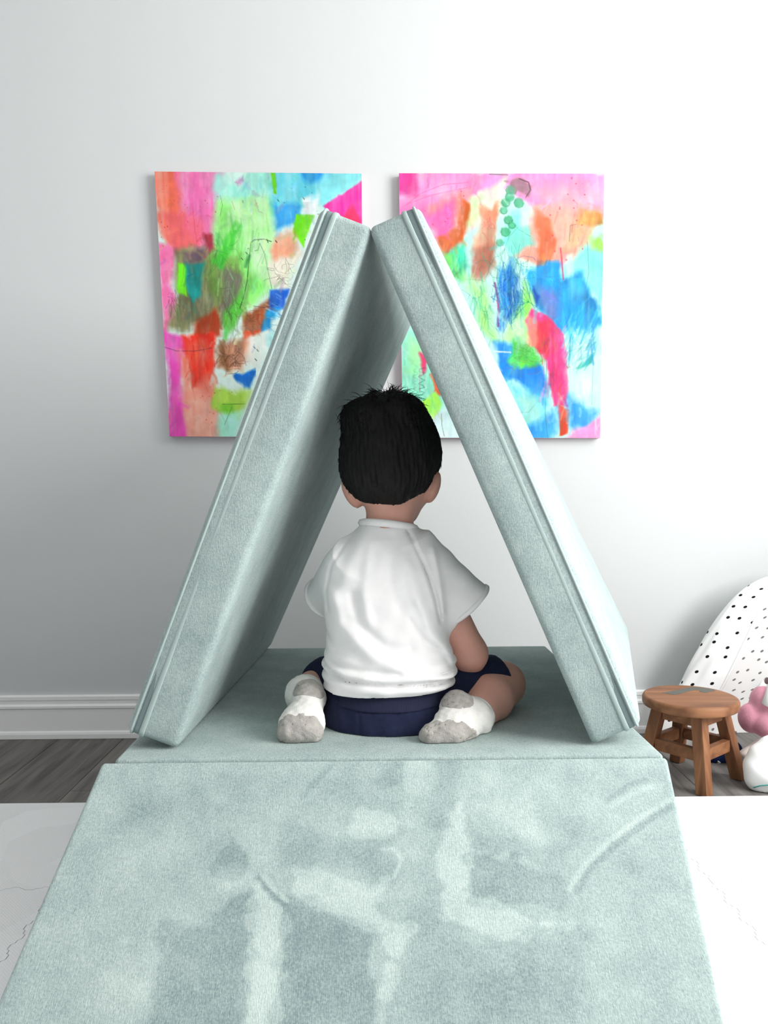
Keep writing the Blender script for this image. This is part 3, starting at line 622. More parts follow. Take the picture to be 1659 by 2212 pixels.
a.scrib(GD, (950, 700), 130, 180, 50, 2.2, .5, .8, seed=1); a.scrib(GD, (760, 950), 120, 160, 26, 2.2, .4, .6, seed=2); a.scrib(NB, (930, 850), 90, 160, 40, 3, .5, .9, seed=3); a.scrib((60, 160, 60), (1040, 1310), 90, 70, 30, 3, .45, seed=4)
a.scrib((60, 120, 150), (1190, 880), 120, 100, 14, 2.2, .45, seed=5); a.scrib((200, 90, 90), (790, 440), 40, 60, 12, 2.4, .6, seed=6); a.scrib((200, 90, 60), (1000, 1370), 110, 40, 14, 2.2, .4, seed=7)
a.dabs([(20, 110, 190), (30, 150, 210), (130, 220, 225), (40, 160, 170)], (1300, 900, 1520, 1250), 70, 120, 7, .5, 1.9, seed=8); a.dabs([(20, 90, 170), (210, 240, 245), (60, 160, 200)], (840, 680, 1010, 1060), 60, 110, 6, .5, seed=9)
a.dabs([(40, 170, 140), (190, 245, 210), (110, 220, 170)], (520, 620, 760, 1050), 50, 110, 6, .45, seed=10); a.dabs([(250, 120, 190), (210, 40, 90), (230, 100, 60)], (1150, 1100, 1300, 1550), 40, 110, 7, .4, seed=11)
a.dabs([(250, 200, 215), (240, 130, 170)], (250, 130, 700, 420), 26, 130, 9, .3, seed=12); a.dabs([(250, 190, 160), (230, 110, 100)], (1120, 220, 1420, 620), 30, 110, 8, .3, seed=13); a.dabs([(235, 250, 246), (150, 230, 225)], (900, 1500, 1530, 1760), 40, 90, 10, .35, seed=14)
a.dabs([(40, 150, 140), (80, 190, 170)], (1370, 1180, 1500, 1380), 20, 90, 5, .5, 2.2, seed=15); a.dabs([(100, 210, 170), (230, 250, 235)], (220, 1170, 440, 1640), 30, 120, 7, .4, seed=16)
a.dots((190, 40, 90), (250, 200, 620, 480), 16, 1); a.dots((180, 40, 70), (1180, 120, 1450, 700), 22, 2, (2, 8)); a.dots((170, 70, 80), (1300, 1380, 1345, 1410), 4, 3)
a.build('colourful abstract canvas with a pink top and a long magenta bird shape')

# ------------------------------------------------------------------ the seated child
class SDF:
    def __init__(s, lo, hi, h):
        s.lo, s.h = np.array(lo, float), h; n = np.ceil((np.array(hi) - s.lo) / h).astype(int) + 1; s.n = n
        s.ax = [s.lo[i] + h * np.arange(n[i]) for i in range(3)]; s.D = np.full(n, 0.06, np.float32)
    def win(s, lo, hi):
        sl = []
        for i in range(3):
            a = int(np.clip(math.floor((lo[i] - s.lo[i]) / s.h), 0, s.n[i] - 1)); b = int(np.clip(math.ceil((hi[i] - s.lo[i]) / s.h) + 1, a + 1, s.n[i])); sl.append(slice(a, b))
        X, Y, Z = np.meshgrid(*[s.ax[i][sl[i]] for i in range(3)], indexing='ij', sparse=True); return tuple(sl), X, Y, Z
    def full(s): return np.meshgrid(*s.ax, indexing='ij', sparse=True)
    def union(s, sl, d, k):
        a = s.D[sl]
        if k > 0:
            h = np.maximum(k - np.abs(a - d), 0) / k; s.D[sl] = np.minimum(a, d) - h * h * k * 0.25
        else: s.D[sl] = np.minimum(a, d)
    def cap(s, a, b, ra, rb=None, k=0.015):
        a, b = np.array(a, float), np.array(b, float); rb = ra if rb is None else rb; m = max(ra, rb) + k + 0.012
        sl, X, Y, Z = s.win(np.minimum(a, b) - m, np.maximum(a, b) + m); u = b - a; L2 = u @ u + 1e-12
        t = np.clip(((X - a[0]) * u[0] + (Y - a[1]) * u[1] + (Z - a[2]) * u[2]) / L2, 0, 1)
        s.union(sl, np.sqrt((X - a[0] - t * u[0]) ** 2 + (Y - a[1] - t * u[1]) ** 2 + (Z - a[2] - t * u[2]) ** 2) - (ra + (rb - ra) * t), k); return s
    def ell(s, c, r, k=0.015, R=None, sub=False):
        c, r = np.array(c, float), np.array(r, float); m = r.max() + k + 0.012; sl, X, Y, Z = s.win(c - m, c + m)
        x, y, z = X - c[0], Y - c[1], Z - c[2]
        if R is not None: x, y, z = [R[i][0] * x + R[i][1] * y + R[i][2] * z for i in range(3)]
        k0 = np.sqrt((x / r[0]) ** 2 + (y / r[1]) ** 2 + (z / r[2]) ** 2); k1 = np.sqrt((x / r[0] ** 2) ** 2 + (y / r[1] ** 2) ** 2 + (z / r[2] ** 2) ** 2) + 1e-6
        d = k0 * (k0 - 1) / k1
        if sub:
            a = s.D[sl]; h = np.maximum(k - np.abs(a + d), 0) / max(k, 1e-6); s.D[sl] = np.maximum(a, -d) + h * h * k * 0.25
        else: s.union(sl, d, k)
        return s
    def cut(s, p, n):        # keep the side where (x-p).n < 0
        n = np.array(n, float); n /= np.linalg.norm(n); X, Y, Z = s.full(); s.D = np.maximum(s.D, (X - p[0]) * n[0] + (Y - p[1]) * n[1] + (Z - p[2]) * n[2]).astype(np.float32); return s
    def mesh(s):
        D = s.D; ins = D < 0; c = np.zeros(tuple(s.n - 1), np.int8)
        offs = [(i, j, k) for i in (0, 1) for j in (0, 1) for k in (0, 1)]; nx, ny, nz = s.n
        for i, j, k in offs: c += ins[i:nx - 1 + i, j:ny - 1 + j, k:nz - 1 + k]
        act = np.argwhere((c > 0) & (c < 8)); vals = np.stack([D[act[:, 0] + i, act[:, 1] + j, act[:, 2] + k] for i, j, k in offs], 1)
        acc = np.zeros((len(act), 3)); cnt = np.zeros(len(act)); o = np.array(offs, float)
        for a in range(8):
            for b in range(a + 1, 8):
                if np.abs(o[a] - o[b]).sum() != 1: continue
                va, vb = vals[:, a], vals[:, b]; m = (va < 0) != (vb < 0); t = np.where(m, va / np.where(va == vb, 1, va - vb), 0)
                acc += np.where(m[:, None], o[a] + t[:, None] * (o[b] - o[a]), 0); cnt += m
        V = s.lo + (act + acc / cnt[:, None]) * s.h
        idx = np.full(tuple(s.n - 1), -1, np.int64); idx[act[:, 0], act[:, 1], act[:, 2]] = np.arange(len(act)); Q = []
        for a in range(3):
            b, cc = (a + 1) % 3, (a + 2) % 3; i0 = [slice(None)] * 3; i1 = [slice(None)] * 3; i0[a] = slice(0, -1); i1[a] = slice(1, None)
            A, Bv = ins[tuple(i0)], ins[tuple(i1)]; e = np.argwhere(A != Bv); e = e[(e[:, b] > 0) & (e[:, cc] > 0) & (e[:, b] < s.n[b] - 1) & (e[:, cc] < s.n[cc] - 1)]
            up = A[e[:, 0], e[:, 1], e[:, 2]]
            def at(db, dc):
                q = e.copy(); q[:, b] -= db; q[:, cc] -= dc; return idx[q[:, 0], q[:, 1], q[:, 2]]
            q = np.stack([at(0, 0), at(1, 0), at(1, 1), at(0, 1)], 1); q[~up] = q[~up][:, ::-1]; Q.append(q)
        Q = np.concatenate(Q); Q = Q[(Q >= 0).all(1)]
        return V, Q
def relax(V, Q, it=2, lam=0.5):
    E = np.concatenate([Q[:, [0, 1]], Q[:, [1, 2]], Q[:, [2, 3]], Q[:, [3, 0]]]); E = np.concatenate([E, E[:, ::-1]])
    for _ in range(it):
        s_ = np.zeros_like(V); n = np.zeros(len(V)); np.add.at(s_, E[:, 0], V[E[:, 1]]); np.add.at(n, E[:, 0], 1); V = V + lam * (s_ / np.maximum(n, 1)[:, None] - V)
    return V
def normals(V, Q):
    n = np.cross(V[Q[:, 2]] - V[Q[:, 0]], V[Q[:, 3]] - V[Q[:, 1]]); N = np.zeros_like(V)
    for i in range(4): np.add.at(N, Q[:, i], n)
    return N / (np.linalg.norm(N, axis=1, keepdims=True) + 1e-12)
def seat(V, z=None): V = V.copy(); V[:, 2] = np.maximum(V[:, 2], (ZB + 0.0012) if z is None else z); return V

M_skin = mat('skin', (226, 172, 154), 0.55, 0.35, var=0.05, vscale=40, bump=0.05, bscale=300, sss=0.25)
M_hair = mat('dark_hair', (17, 14, 15), 0.5, 0.25, var=0.35, vscale=20, stretch=(6, 6, 0.6), bump=0.5, bscale=260)
M_shirt = mat('white_cotton', (244, 243, 243), 0.9, 0.15, var=0.02, vscale=60, bump=0.12, bscale=900)
M_shorts = mat('navy_jersey', (34, 40, 66), 0.9, 0.15, var=0.12, vscale=120, bump=0.2, bscale=700, sheen=0.1)
M_band = mat('navy_ribbing', (44, 47, 70), 0.9, 0.15, var=0.1, vscale=120, bump=0.5, bscale=60, stretch=(14, 1, 0.4))
M_sock = mat('white_sock_knit', (232, 230, 226), 0.95, 0.1, var=0.06, vscale=60, bump=0.35, bscale=500)
M_sockg = mat('grey_sock_knit', (172, 168, 163), 0.95, 0.1, var=0.14, vscale=90, bump=0.45, bscale=500)
M_eye = mat('eye_white', (240, 238, 235), 0.2, 0.6); M_iris = mat('brown_iris', (50, 32, 22), 0.2, 0.6); M_lip = mat('lips', (190, 105, 105), 0.5, 0.4)

kid = empty('person', (0.01, 1.33, ZB)); tag(kid, 'small child in white tee, navy shorts and socks kneeling with back turned', 'person')
Hc = P(843, 980, 1.385)                                     # head centre
fa = math.radians(20); Fd = np.array([math.sin(fa), math.cos(fa), -0.22]); Fd /= np.linalg.norm(Fd); Sd = np.array([math.cos(fa), -math.sin(fa), 0]); Ud = np.cross(Sd, Fd)
RH = [Sd, Fd, Ud]
def HP(s_, f_, u_): return Hc + Sd * s_ + Fd * f_ + Ud * u_
neck0, neck1 = P(846, 1065, 1.372), P(838, 1185, 1.352)
shR, elR, wrR = P(930, 1238, 1.352), P(1013, 1412, 1.362), P(940, 1440, 1.50)
shL, elL, wrL = P(738, 1235, 1.365), P(765, 1365, 1.445), P(800, 1432, 1.525)
hipR, hipL = P(900, 1535, 1.335), P(785, 1535, 1.335)
knR = np.array([0.222, 1.405, ZB + 0.041]); knL = np.array([-0.104, 1.450, ZB + 0.033])
anR = P(1022, 1553, 1.268); anL = P(657, 1500, 1.328)
heR, baR, toR = P(987, 1530, 1.268), P(984, 1568, 1.238), P(957, 1590, 1.216)
heL, baL, toL = P(668, 1508, 1.300), P(655, 1560, 1.243), P(652, 1584, 1.223)

b = SDF((-0.21, 1.17, ZB - 0.01), (0.30, 1.62, 0.90), 0.0033)
b.ell(Hc, (0.0785, 0.090, 0.090), 0.01, RH).ell(HP(0, -0.022, -0.038), (0.066, 0.058, 0.060), 0.02, RH)
b.ell(HP(0.004, 0.034, -0.055), (0.056, 0.054, 0.052), 0.02, RH).ell(HP(0.004, 0.055, -0.098), (0.030, 0.026, 0.022), 0.03, RH)      # cheeks, chin
b.ell(HP(0, 0.095, -0.040), (0.011, 0.012, 0.012), 0.012, RH).cap(HP(0, 0.084, -0.012), HP(0, 0.098, -0.038), 0.007, 0.009, 0.012)   # nose
for sg in (-1, 1):
    b.ell(HP(sg * 0.030, 0.090, -0.010), (0.014, 0.010, 0.010), 0.008, RH, sub=True); b.ell(HP(sg * 0.040, 0.058, -0.052), (0.022, 0.022, 0.022), 0.02, RH)
b.ell(HP(0, 0.089, -0.066), (0.017, 0.006, 0.005), 0.006, RH).ell(HP(0, 0.087, -0.075), (0.015, 0.006, 0.005), 0.006, RH)            # lips
def rotz(a): c, s_ = math.cos(a), math.sin(a); return np.array([[c, s_, 0], [-s_, c, 0], [0, 0, 1]])
for sg, c0, tilt in ((-1, P(759, 1064, 1.375), 0.45), (1, P(934, 1052, 1.385), -0.30)):
    ct, st = math.cos(tilt), math.sin(tilt); Rt = np.array([[ct, 0, st], [0, 1, 0], [-st, 0, ct]]) if sg > 0 else np.array([[ct, 0, st], [0, 1, 0], [-st, 0, ct]])
    b.ell(c0, (0.0135, 0.018, 0.030), 0.006, Rt)
    b.ell(c0 + np.array([sg * 0.006, 0.014, 0.002]), (0.009, 0.012, 0.019), 0.004, Rt, sub=True)
b.cap(neck0, neck1, 0.040, 0.043, 0.02)
# torso (stays inside the shirt)
ch = P(838, 1275, 1.352); be = P(838, 1420, 1.345); pe = P(842, 1535, 1.345)
b.ell(ch, (0.088, 0.058, 0.095), 0.03).ell(be, (0.086, 0.066, 0.090), 0.03).ell(pe, (0.100, 0.074, 0.055), 0.03)
b.cap(P(838, 1190, 1.352), shR, 0.036, 0.032, 0.03).cap(P(838, 1190, 1.352), shL, 0.036, 0.032, 0.03)
for sh, el, wr2 in ((shR, elR, wrR), (shL, elL, wrL)):
    b.cap(sh, el, 0.0305, 0.0315, 0.02).cap(el, wr2, 0.031, 0.021, 0.012)
    hd = wr2 + (wr2 - el) / np.linalg.norm(wr2 - el) * 0.028; up = np.array([0, 0, 1.0]); dr = (wr2 - el) / np.linalg.norm(wr2 - el); ac = np.cross(dr, up); ac /= np.linalg.norm(ac)
    b.cap(wr2, hd + ac * 0.008, 0.018, 0.014, 0.01).cap(wr2, hd - ac * 0.008, 0.018, 0.014, 0.01)
    ins = 1 if sh is shR else -1
    for q, ln in zip((-1.5, -0.5, 0.5, 1.5), (0.030, 0.036, 0.035, 0.027)):
        f0 = hd + ac * q * 0.0105 + dr * 0.008; f1 = f0 + dr * ln * 0.55 - up * 0.006; f2 = f1 + dr * ln * 0.3 - up * ln * 0.45
        b.cap(f0, f1, 0.0062, 0.0058, 0.004).cap(f1, f2, 0.0058, 0.0048, 0.003)
    th0 = wr2 + dr * 0.012 - ac * ins * 0.012; th1 = th0 - ac * ins * 0.014 + dr * 0.018; th2 = th1 + dr * 0.016 - up * 0.004
    b.cap(th0, th1, 0.009, 0.0072, 0.006).cap(th1, th2, 0.007, 0.006, 0.003)
for hp, kn, an, he, ba, to in ((hipR, knR, anR, heR, baR, toR), (hipL, knL, anL, heL, baL, toL)):
    b.cap(hp, kn, 0.050, 0.037, 0.02); b.cap(kn, kn + (an - kn) * 0.45, 0.039 if kn is knR else 0.032, 0.038 if kn is knR else 0.031, 0.015).cap(kn + (an - kn) * 0.45, an, 0.038 if kn is knR else 0.031, 0.0255, 0.012)
    b.cap(an, he, 0.024, 0.021, 0.01).cap(he, ba, 0.020, 0.020, 0.012)
    fd = (ba - he) / np.linalg.norm(ba - he); sd = np.cross(fd, [0, -1, 0.3]); sd /= np.linalg.norm(sd)
    b.cap(ba - sd * 0.013, ba + sd * 0.013, 0.016, 0.016, 0.01)
    for q in range(5): b.cap(ba + sd * (q - 2) * 0.0085, to + sd * (q - 2) * 0.0085, 0.0075, 0.0065 - 0.0004 * q, 0.003)
V, Q = b.mesh(); V = relax(V, Q, 2); mesh('body', seat(V), Q, M_skin, kid)
for sg in (-1, 1):
    c0 = HP(sg * 0.030, 0.080, -0.011); sp = SDF(c0 - 0.015, c0 + 0.015, 0.0015); sp.ell(c0, (0.0105,) * 3, 0); v, q = sp.mesh(); eo = mesh('eye', v, q, M_eye, kid)
    c1 = c0 + Fd * 0.0075; sp = SDF(c1 - 0.009, c1 + 0.009, 0.0009); sp.ell(c1, (0.005, 0.0035, 0.005), 0, RH); v, q = sp.mesh(); mesh('iris', v, q, M_iris, eo)
c0 = HP(0, 0.0945, -0.0705); sp = SDF(c0 - 0.022, c0 + 0.022, 0.001); sp.ell(HP(0, 0.0925, -0.067), (0.0155, 0.0035, 0.0035), 0.001, RH).ell(HP(0, 0.0905, -0.0735), (0.0135, 0.0035, 0.0038), 0.001, RH); v, q = sp.mesh(); mesh('lips', v, q, M_lip, kid)

# hair: a shaped cap with grooves plus loose strands
hs = SDF(Hc - np.array([0.115, 0.125, 0.115]), Hc + np.array([0.115, 0.125, 0.130]), 0.0027)
hs.ell(Hc + np.array([0, 0, 0.002]), (0.0875, 0.0985, 0.0975), 0.01, RH).ell(HP(0, -0.024, -0.040), (0.0735, 0.0655, 0.066), 0.02, RH).ell(P(852, 884, 1.37), (0.040, 0.060, 0.026), 0.03).ell(P(790, 900, 1.37), (0.040, 0.06, 0.028), 0.03)
X, Y, Z = hs.full(); az = np.arctan2(X - Hc[0] + 0.01, -(Y - Hc[1]) + 0.02)
crown = P(842, 895, 1.345)
hs.D += (0.0008 * np.sin(az * 46 + 2.2 * np.sin(Z * 90) + 4 * np.sin(az * 5)) + 0.0012 * np.sin(az * 83 + Z * 60) + 0.002 * np.sin(az * 9 + Z * 30)).astype(np.float32)
hs.cut(P(848, 1096, 1.315), (0.03, 0.74, -1.0))
hs.cut(P(848, 1102, 1.315), (0.02, 0.08, -1.0))
V, Q = hs.mesh(); V = relax(V, Q, 1); Nn = normals(V, Q)
hv, hf = [V], [Q]; base_i = len(V); r_ = np.random.default_rng(5)
hl = P(848, 1096, 1.315)
pick = r_.choice(len(V), 2600, replace=False)
for i in pick:
    p, n = V[i].copy(), Nn[i]
    if n[2] < -0.35 or p[1] > Hc[1] + 0.06 and n[1] > 0.5 and p[2] < Hc[2]: continue
    if (p[2] - Hc[2]) < 0.078 and r_.random() < 0.5: continue
    out = p - crown; out -= n * (out @ n); lo_ = np.linalg.norm(out) + 1e-6; out /= lo_
    swirl = np.cross(n, out)
    top = max(0, (p[2] - Hc[2]) / 0.1)
    tuft = top > 0.82 and (abs(p[0] - P(848, 870, 1.37)[0]) < 0.030 or r_.random() < 0.12); lift = (0.2 + 0.5 * r_.random()) if tuft else 0.02 + 0.05 * r_.random()
    d = out + 0.25 * swirl * r_.normal() + np.array([0, 0, -0.55 * (1 - top)]) + n * lift; d /= np.linalg.norm(d)
    ln = (0.014 + 0.012 * r_.random()) * (1.0 if top > 0.3 else 0.6); q = p - n * 0.0015; pts = [q]
    for k in range(4):
        q = q + d * ln / 4; pts.append(q); d = d + np.array([0, 0, -0.16]) + (0.16 if tuft else 0.04) * r_.normal(size=3) - n * 0.10 * (1 if lift < .3 else .3); d /= np.linalg.norm(d)
    pts = np.array(pts); A = np.cross(d, n); A /= np.linalg.norm(A) + 1e-9; B_ = n; rad = np.array([0.0007, 0.0007, 0.0006, 0.0004, 0.0001])
    vs = []; 
    for k in range(5):
        for an_ in (0, 2.1, 4.2): vs.append(pts[k] + (A * math.cos(an_) + B_ * math.sin(an_)) * rad[k])
    fs = [(k * 3 + j, k * 3 + (j + 1) % 3, (k + 1) * 3 + (j + 1) % 3, (k + 1) * 3 + j) for k in range(4) for j in range(3)]
    hv.append(np.array(vs)); hf.append(np.array(fs) + base_i); base_i += 15
mesh('hair', np.concatenate(hv), np.concatenate(hf), M_hair, kid)

# shirt
prof = [(1122, 786, 890, 1.325, 1.405), (1140, 774, 902, 1.312, 1.415), (1165, 753, 922, 1.298, 1.418), (1195, 724, 950, 1.286, 1.418), (1230, 702, 964, 1.276, 1.418), (1280, 694, 968, 1.266, 1.418), (1340, 699, 966, 1.258, 1.420),
        (1395, 703, 973, 1.251, 1.425), (1428, 697, 986, 1.246, 1.430), (1450, 694, 991, 1.243, 1.432), (1478, 696, 986, 1.243, 1.432), (1512, 699, 972, 1.246, 1.430), (1560, 700, 972, 1.248, 1.430)]
pr = []
for py, l, r2, yb, yf in prof:
    ym = yb + 0.05; pl, pr_ = P(l, py, ym), P(r2, py, ym); pr.append((pl[2], (pl[0] + pr_[0]) / 2, (pr_[0] - pl[0]) / 2, (yb + yf) / 2, (yf - yb) / 2))
pr = np.array(pr[::-1])
s = SDF((-0.17, 1.22, 0.385), (0.20, 1.46, 0.72), 0.0023)
X, Y, Z = s.full(); zf = np.clip(Z, pr[0, 0], pr[-1, 0])
cx, aw, cy, bw = [np.interp(zf, pr[:, 0], pr[:, i]) for i in (1, 2, 3, 4)]
ex = 2.35
rr = (np.abs((X - cx) / aw) ** ex + np.abs((Y - cy) / bw) ** ex) ** (1 / ex)
d = ((rr - 1) * np.minimum(aw, bw)).astype(np.float32); d = np.maximum(d, (Z - pr[-1, 0] - 0.002) * 0.8)
s.D = d.astype(np.float32)
# sleeves: flared cones
def cone(a0, b0, ra, rb, k):
    a0, b0 = np.array(a0), np.array(b0); u = b0 - a0; L = np.linalg.norm(u); u /= L; X, Y, Z = s.full()
    t = (X - a0[0]) * u[0] + (Y - a0[1]) * u[1] + (Z - a0[2]) * u[2]; q = np.sqrt(np.maximum((X - a0[0]) ** 2 + (Y - a0[1]) ** 2 + (Z - a0[2]) ** 2 - t * t, 0)); tt = np.clip(t / L, 0, 1.4)
    dd = np.maximum(q - (ra + (rb - ra) * tt), -t - ra * 0.8); dd = np.maximum(dd, t - L)
    s.union(slice(None), dd.astype(np.float32), k); return a0, b0, u, L
slR = cone(P(917, 1209, 1.350), P(1010, 1309, 1.356), 0.039, 0.0475, 0.028)
slL = cone(P(752, 1228, 1.350), P(707, 1292, 1.415), 0.040, 0.041, 0.028)
# folds drawn on the back: (points in the photograph, depth, width)
yb_ = 1.262
def fold(pts, amp, wd, rough=0.0):
    q = [P(px, py, yb_) for px, py in pts]; X, Y, Z = s.full(); XX, ZZ = np.broadcast_arrays(X[:, 0, :], Z[:, 0, :])
    dd = seg_dist(XX, ZZ, [(p[0], p[2]) for p in q]); g = amp * np.exp(-(dd / wd) ** 2); wy = np.clip((1.345 - Y) / 0.03, 0, 1)
    s.D -= (g[:, None, :] * wy).astype(np.float32)
px_ = 1 / 1347.0
for pts, amp, wd in [([(716, 1290), (735, 1350), (800, 1412), (880, 1448), (975, 1462)], .0050, 15), ([(722, 1300), (752, 1225), (780, 1165)], .0024, 15), ([(762, 1290), (775, 1345), (830, 1395), (885, 1402)], -.0042, 12),
    ([(800, 1180), (790, 1240), (785, 1290), (800, 1350)], .0025, 11), ([(850, 1165), (845, 1260), (870, 1330)], -.0022, 12), ([(700, 1438), (745, 1458), (830, 1466), (980, 1462)], .0038, 7), ([(697, 1449), (745, 1470), (840, 1478), (982, 1476)], -.0055, 5),
    ([(697, 1490), (760, 1492), (960, 1488)], .0030, 9), ([(704, 1432), (770, 1446), (860, 1450)], -.0022, 6), ([(905, 1300), (930, 1370), (960, 1400), (978, 1430)], .0045, 10), ([(885, 1340), (915, 1385), (955, 1412), (975, 1445)], -.0036, 7),
    ([(940, 1190), (952, 1260), (962, 1330)], .0040, 8), ([(880, 1140), (905, 1195), (930, 1250), (946, 1300), (956, 1350)], -.0045, 5), ([(900, 1180), (918, 1240), (940, 1310)], .0026, 9), ([(880, 1220), (900, 1300)], .0025, 12),
    ([(790, 1132), (745, 1175), (712, 1225), (700, 1280), (705, 1330)], -.0022, 4), ([(785, 1140), (840, 1144), (885, 1142)], -.0016, 3.2), ([(640, 1500), (1000, 1497)], -.0008, 2.5), ([(700, 1380), (712, 1395), (760, 1402)], -.003, 7)]:
    fold(pts, amp, wd * px_)
X, Y, Z = s.full()
s.D += (0.0009 * np.sin(X * 130 + 40 * Z) * np.sin(Z * 95 - X * 30 + 1.3)).astype(np.float32)
s.D += (0.0022 * np.sin(Z * 330 + 20 * X) * np.clip((0.475 - Z) / 0.03, 0, 1) * np.clip(np.abs(X - 0.012) / 0.09, 0, 1) ** 2).astype(np.float32)     # gathers at the sides
outer = s.D.copy()
s.D = np.maximum(outer, -(outer + 0.0055))
for a0, b0, u, L in (slR, slL):      # sleeve openings: hollow along the cone
    t = (X - b0[0]) * u[0] + (Y - b0[1]) * u[1] + (Z - b0[2]) * u[2]; q = np.sqrt(np.maximum((X - b0[0]) ** 2 + (Y - b0[1]) ** 2 + (Z - b0[2]) ** 2 - t * t, 0))
    s.D = np.maximum(s.D, -np.maximum(q - (0.041 if L is slR[3] else 0.0345), -t - 0.04)).astype(np.float32)
hemp = P(700, 1511, 1.25); hemq = P(975, 1502, 1.25); sl_ = (hemq[2] - hemp[2]) / (hemq[0] - hemp[0])
s.cut(hemp + np.array([0, 0, 0]), (sl_, 0.05, -1.0)); 
nk = P(838, 1123, 1.33); nR = P(893, 1138, 1.33); s.cut(nk, (0.12, 0.12, 1.0))
V, Q = s.mesh(); V = relax(V, Q, 1, 0.4); shirt = mesh('shirt', V, Q, M_shirt, kid)
# rolled cuffs, neck rib, hem stitch
def ring(c, u, r2, rt, name, squash=1.0, k=40, wob=0.0):
    u = np.array(u) / np.linalg.norm(u); A = np.cross(u, [0, 1, 0.1]); A /= np.linalg.norm(A); Bv = np.cross(u, A)
    path = [c + (A * math.cos(t) * r2 * squash + Bv * math.sin(t) * r2) + u * wob * math.sin(2 * t) for t in np.linspace(0, 2 * math.pi, k, endpoint=False)]
    v, f = sweep(path, circ(rt, 7), closed=True); return mesh(name, v, f, M_shirt, shirt)
ring(slR[1] - slR[2] * 0.002, slR[2], 0.0468, 0.0042, 'sleeve_cuff'); ring(slL[1] - slL[2] * 0.002, slL[2], 0.0412, 0.0042, 'sleeve_cuff')
ring(P(839, 1136, 1.362), (0.12, 0.12, 1.0), 0.0475, 0.0068, 'neck_rib', 0.98)

# shorts
g_ = SDF((-0.165, 1.215, ZB - 0.01), (0.245, 1.49, 0.50), 0.0026)
g_.ell(P(842, 1545, 1.335), (0.118, 0.093, 0.070), 0.02).ell(P(842, 1560, 1.325), (0.108, 0.088, 0.055), 0.02).ell(P(842, 1500, 1.34), (0.100, 0.088, 0.060), 0.02)
kR = P(1064, 1470, 1.395); kL = knL + np.array([0.004, -0.03, 0.012])
g_.cap(hipR, kR, 0.060, 0.0455, 0.02).cap(hipL, kL, 0.060, 0.045, 0.02)
uR = (kR - hipR) / np.linalg.norm(kR - hipR); uL = (kL - hipL) / np.linalg.norm(kL - hipL)
X, Y, Z = g_.full()
XX, ZZ = np.broadcast_arrays(X[:, 0, :], Z[:, 0, :])
def gfold(pts, amp, wd):
    q = [P(px, py, 1.25) for px, py in pts]; dd = seg_dist(XX, ZZ, [(p[0], p[2]) for p in q]); g_.D -= ((amp * np.exp(-(dd / (wd * px_)) ** 2))[:, None, :] * np.clip((1.345 - Y) / 0.03, 0, 1)).astype(np.float32)
gfold([(775, 1540), (778, 1598)], -.0018, 3); gfold([(700, 1528), (780, 1540), (860, 1541), (960, 1528)], -.0016, 3)
gfold([(720, 1520), (735, 1560)], .002, 10); gfold([(960, 1520), (935, 1575)], -.002, 10); gfold([(1000, 1500), (1040, 1470)], .002, 9); gfold([(985, 1520), (1010, 1500)], -.003, 6)
g_.D += (0.0007 * np.sin(X * 150 + Z * 60)).astype(np.float32)
# leg hems: cut each leg only on its own side
for kk, uu, sg in ((kR, uR, 1), (kL, uL, -1)):
    pl = (X - kk[0]) * uu[0] + (Y - kk[1]) * uu[1] + (Z - kk[2]) * uu[2] - 0.018; side = (X * sg > (0.10 if sg > 0 else 0.07))
    g_.D = np.where(side, np.maximum(g_.D, pl), g_.D).astype(np.float32)
V, Q = g_.mesh(); V = relax(V, Q, 1); shorts = mesh('shorts', seat(V), Q, M_shorts, kid)
# ribbed waistband hugging the waist
wb = SDF((-0.13, 1.225, 0.372), (0.155, 1.45, 0.425), 0.0022); wb.D = np.full(wb.n, 0.06, np.float32)
wb.ell(P(842, 1545, 1.335), (0.1192, 0.0942, 0.0712), 0.02).ell(P(842, 1560, 1.325), (0.1092, 0.0892, 0.0562), 0.02).ell(P(842, 1500, 1.34), (0.1012, 0.0892, 0.0612), 0.02)
wb.D = np.maximum(wb.D, -(wb.D + 0.004)); Xw, Yw, Zw = wb.full(); zc = P(842, 1540, 1.25)[2] + 0.6 * np.abs(Xw - 0.012) ** 2
wb.D = np.maximum(np.maximum(wb.D, zc - Zw), Zw - zc - 0.035).astype(np.float32); V, Q = wb.mesh(); mesh('waistband', V, Q, M_band, shorts)

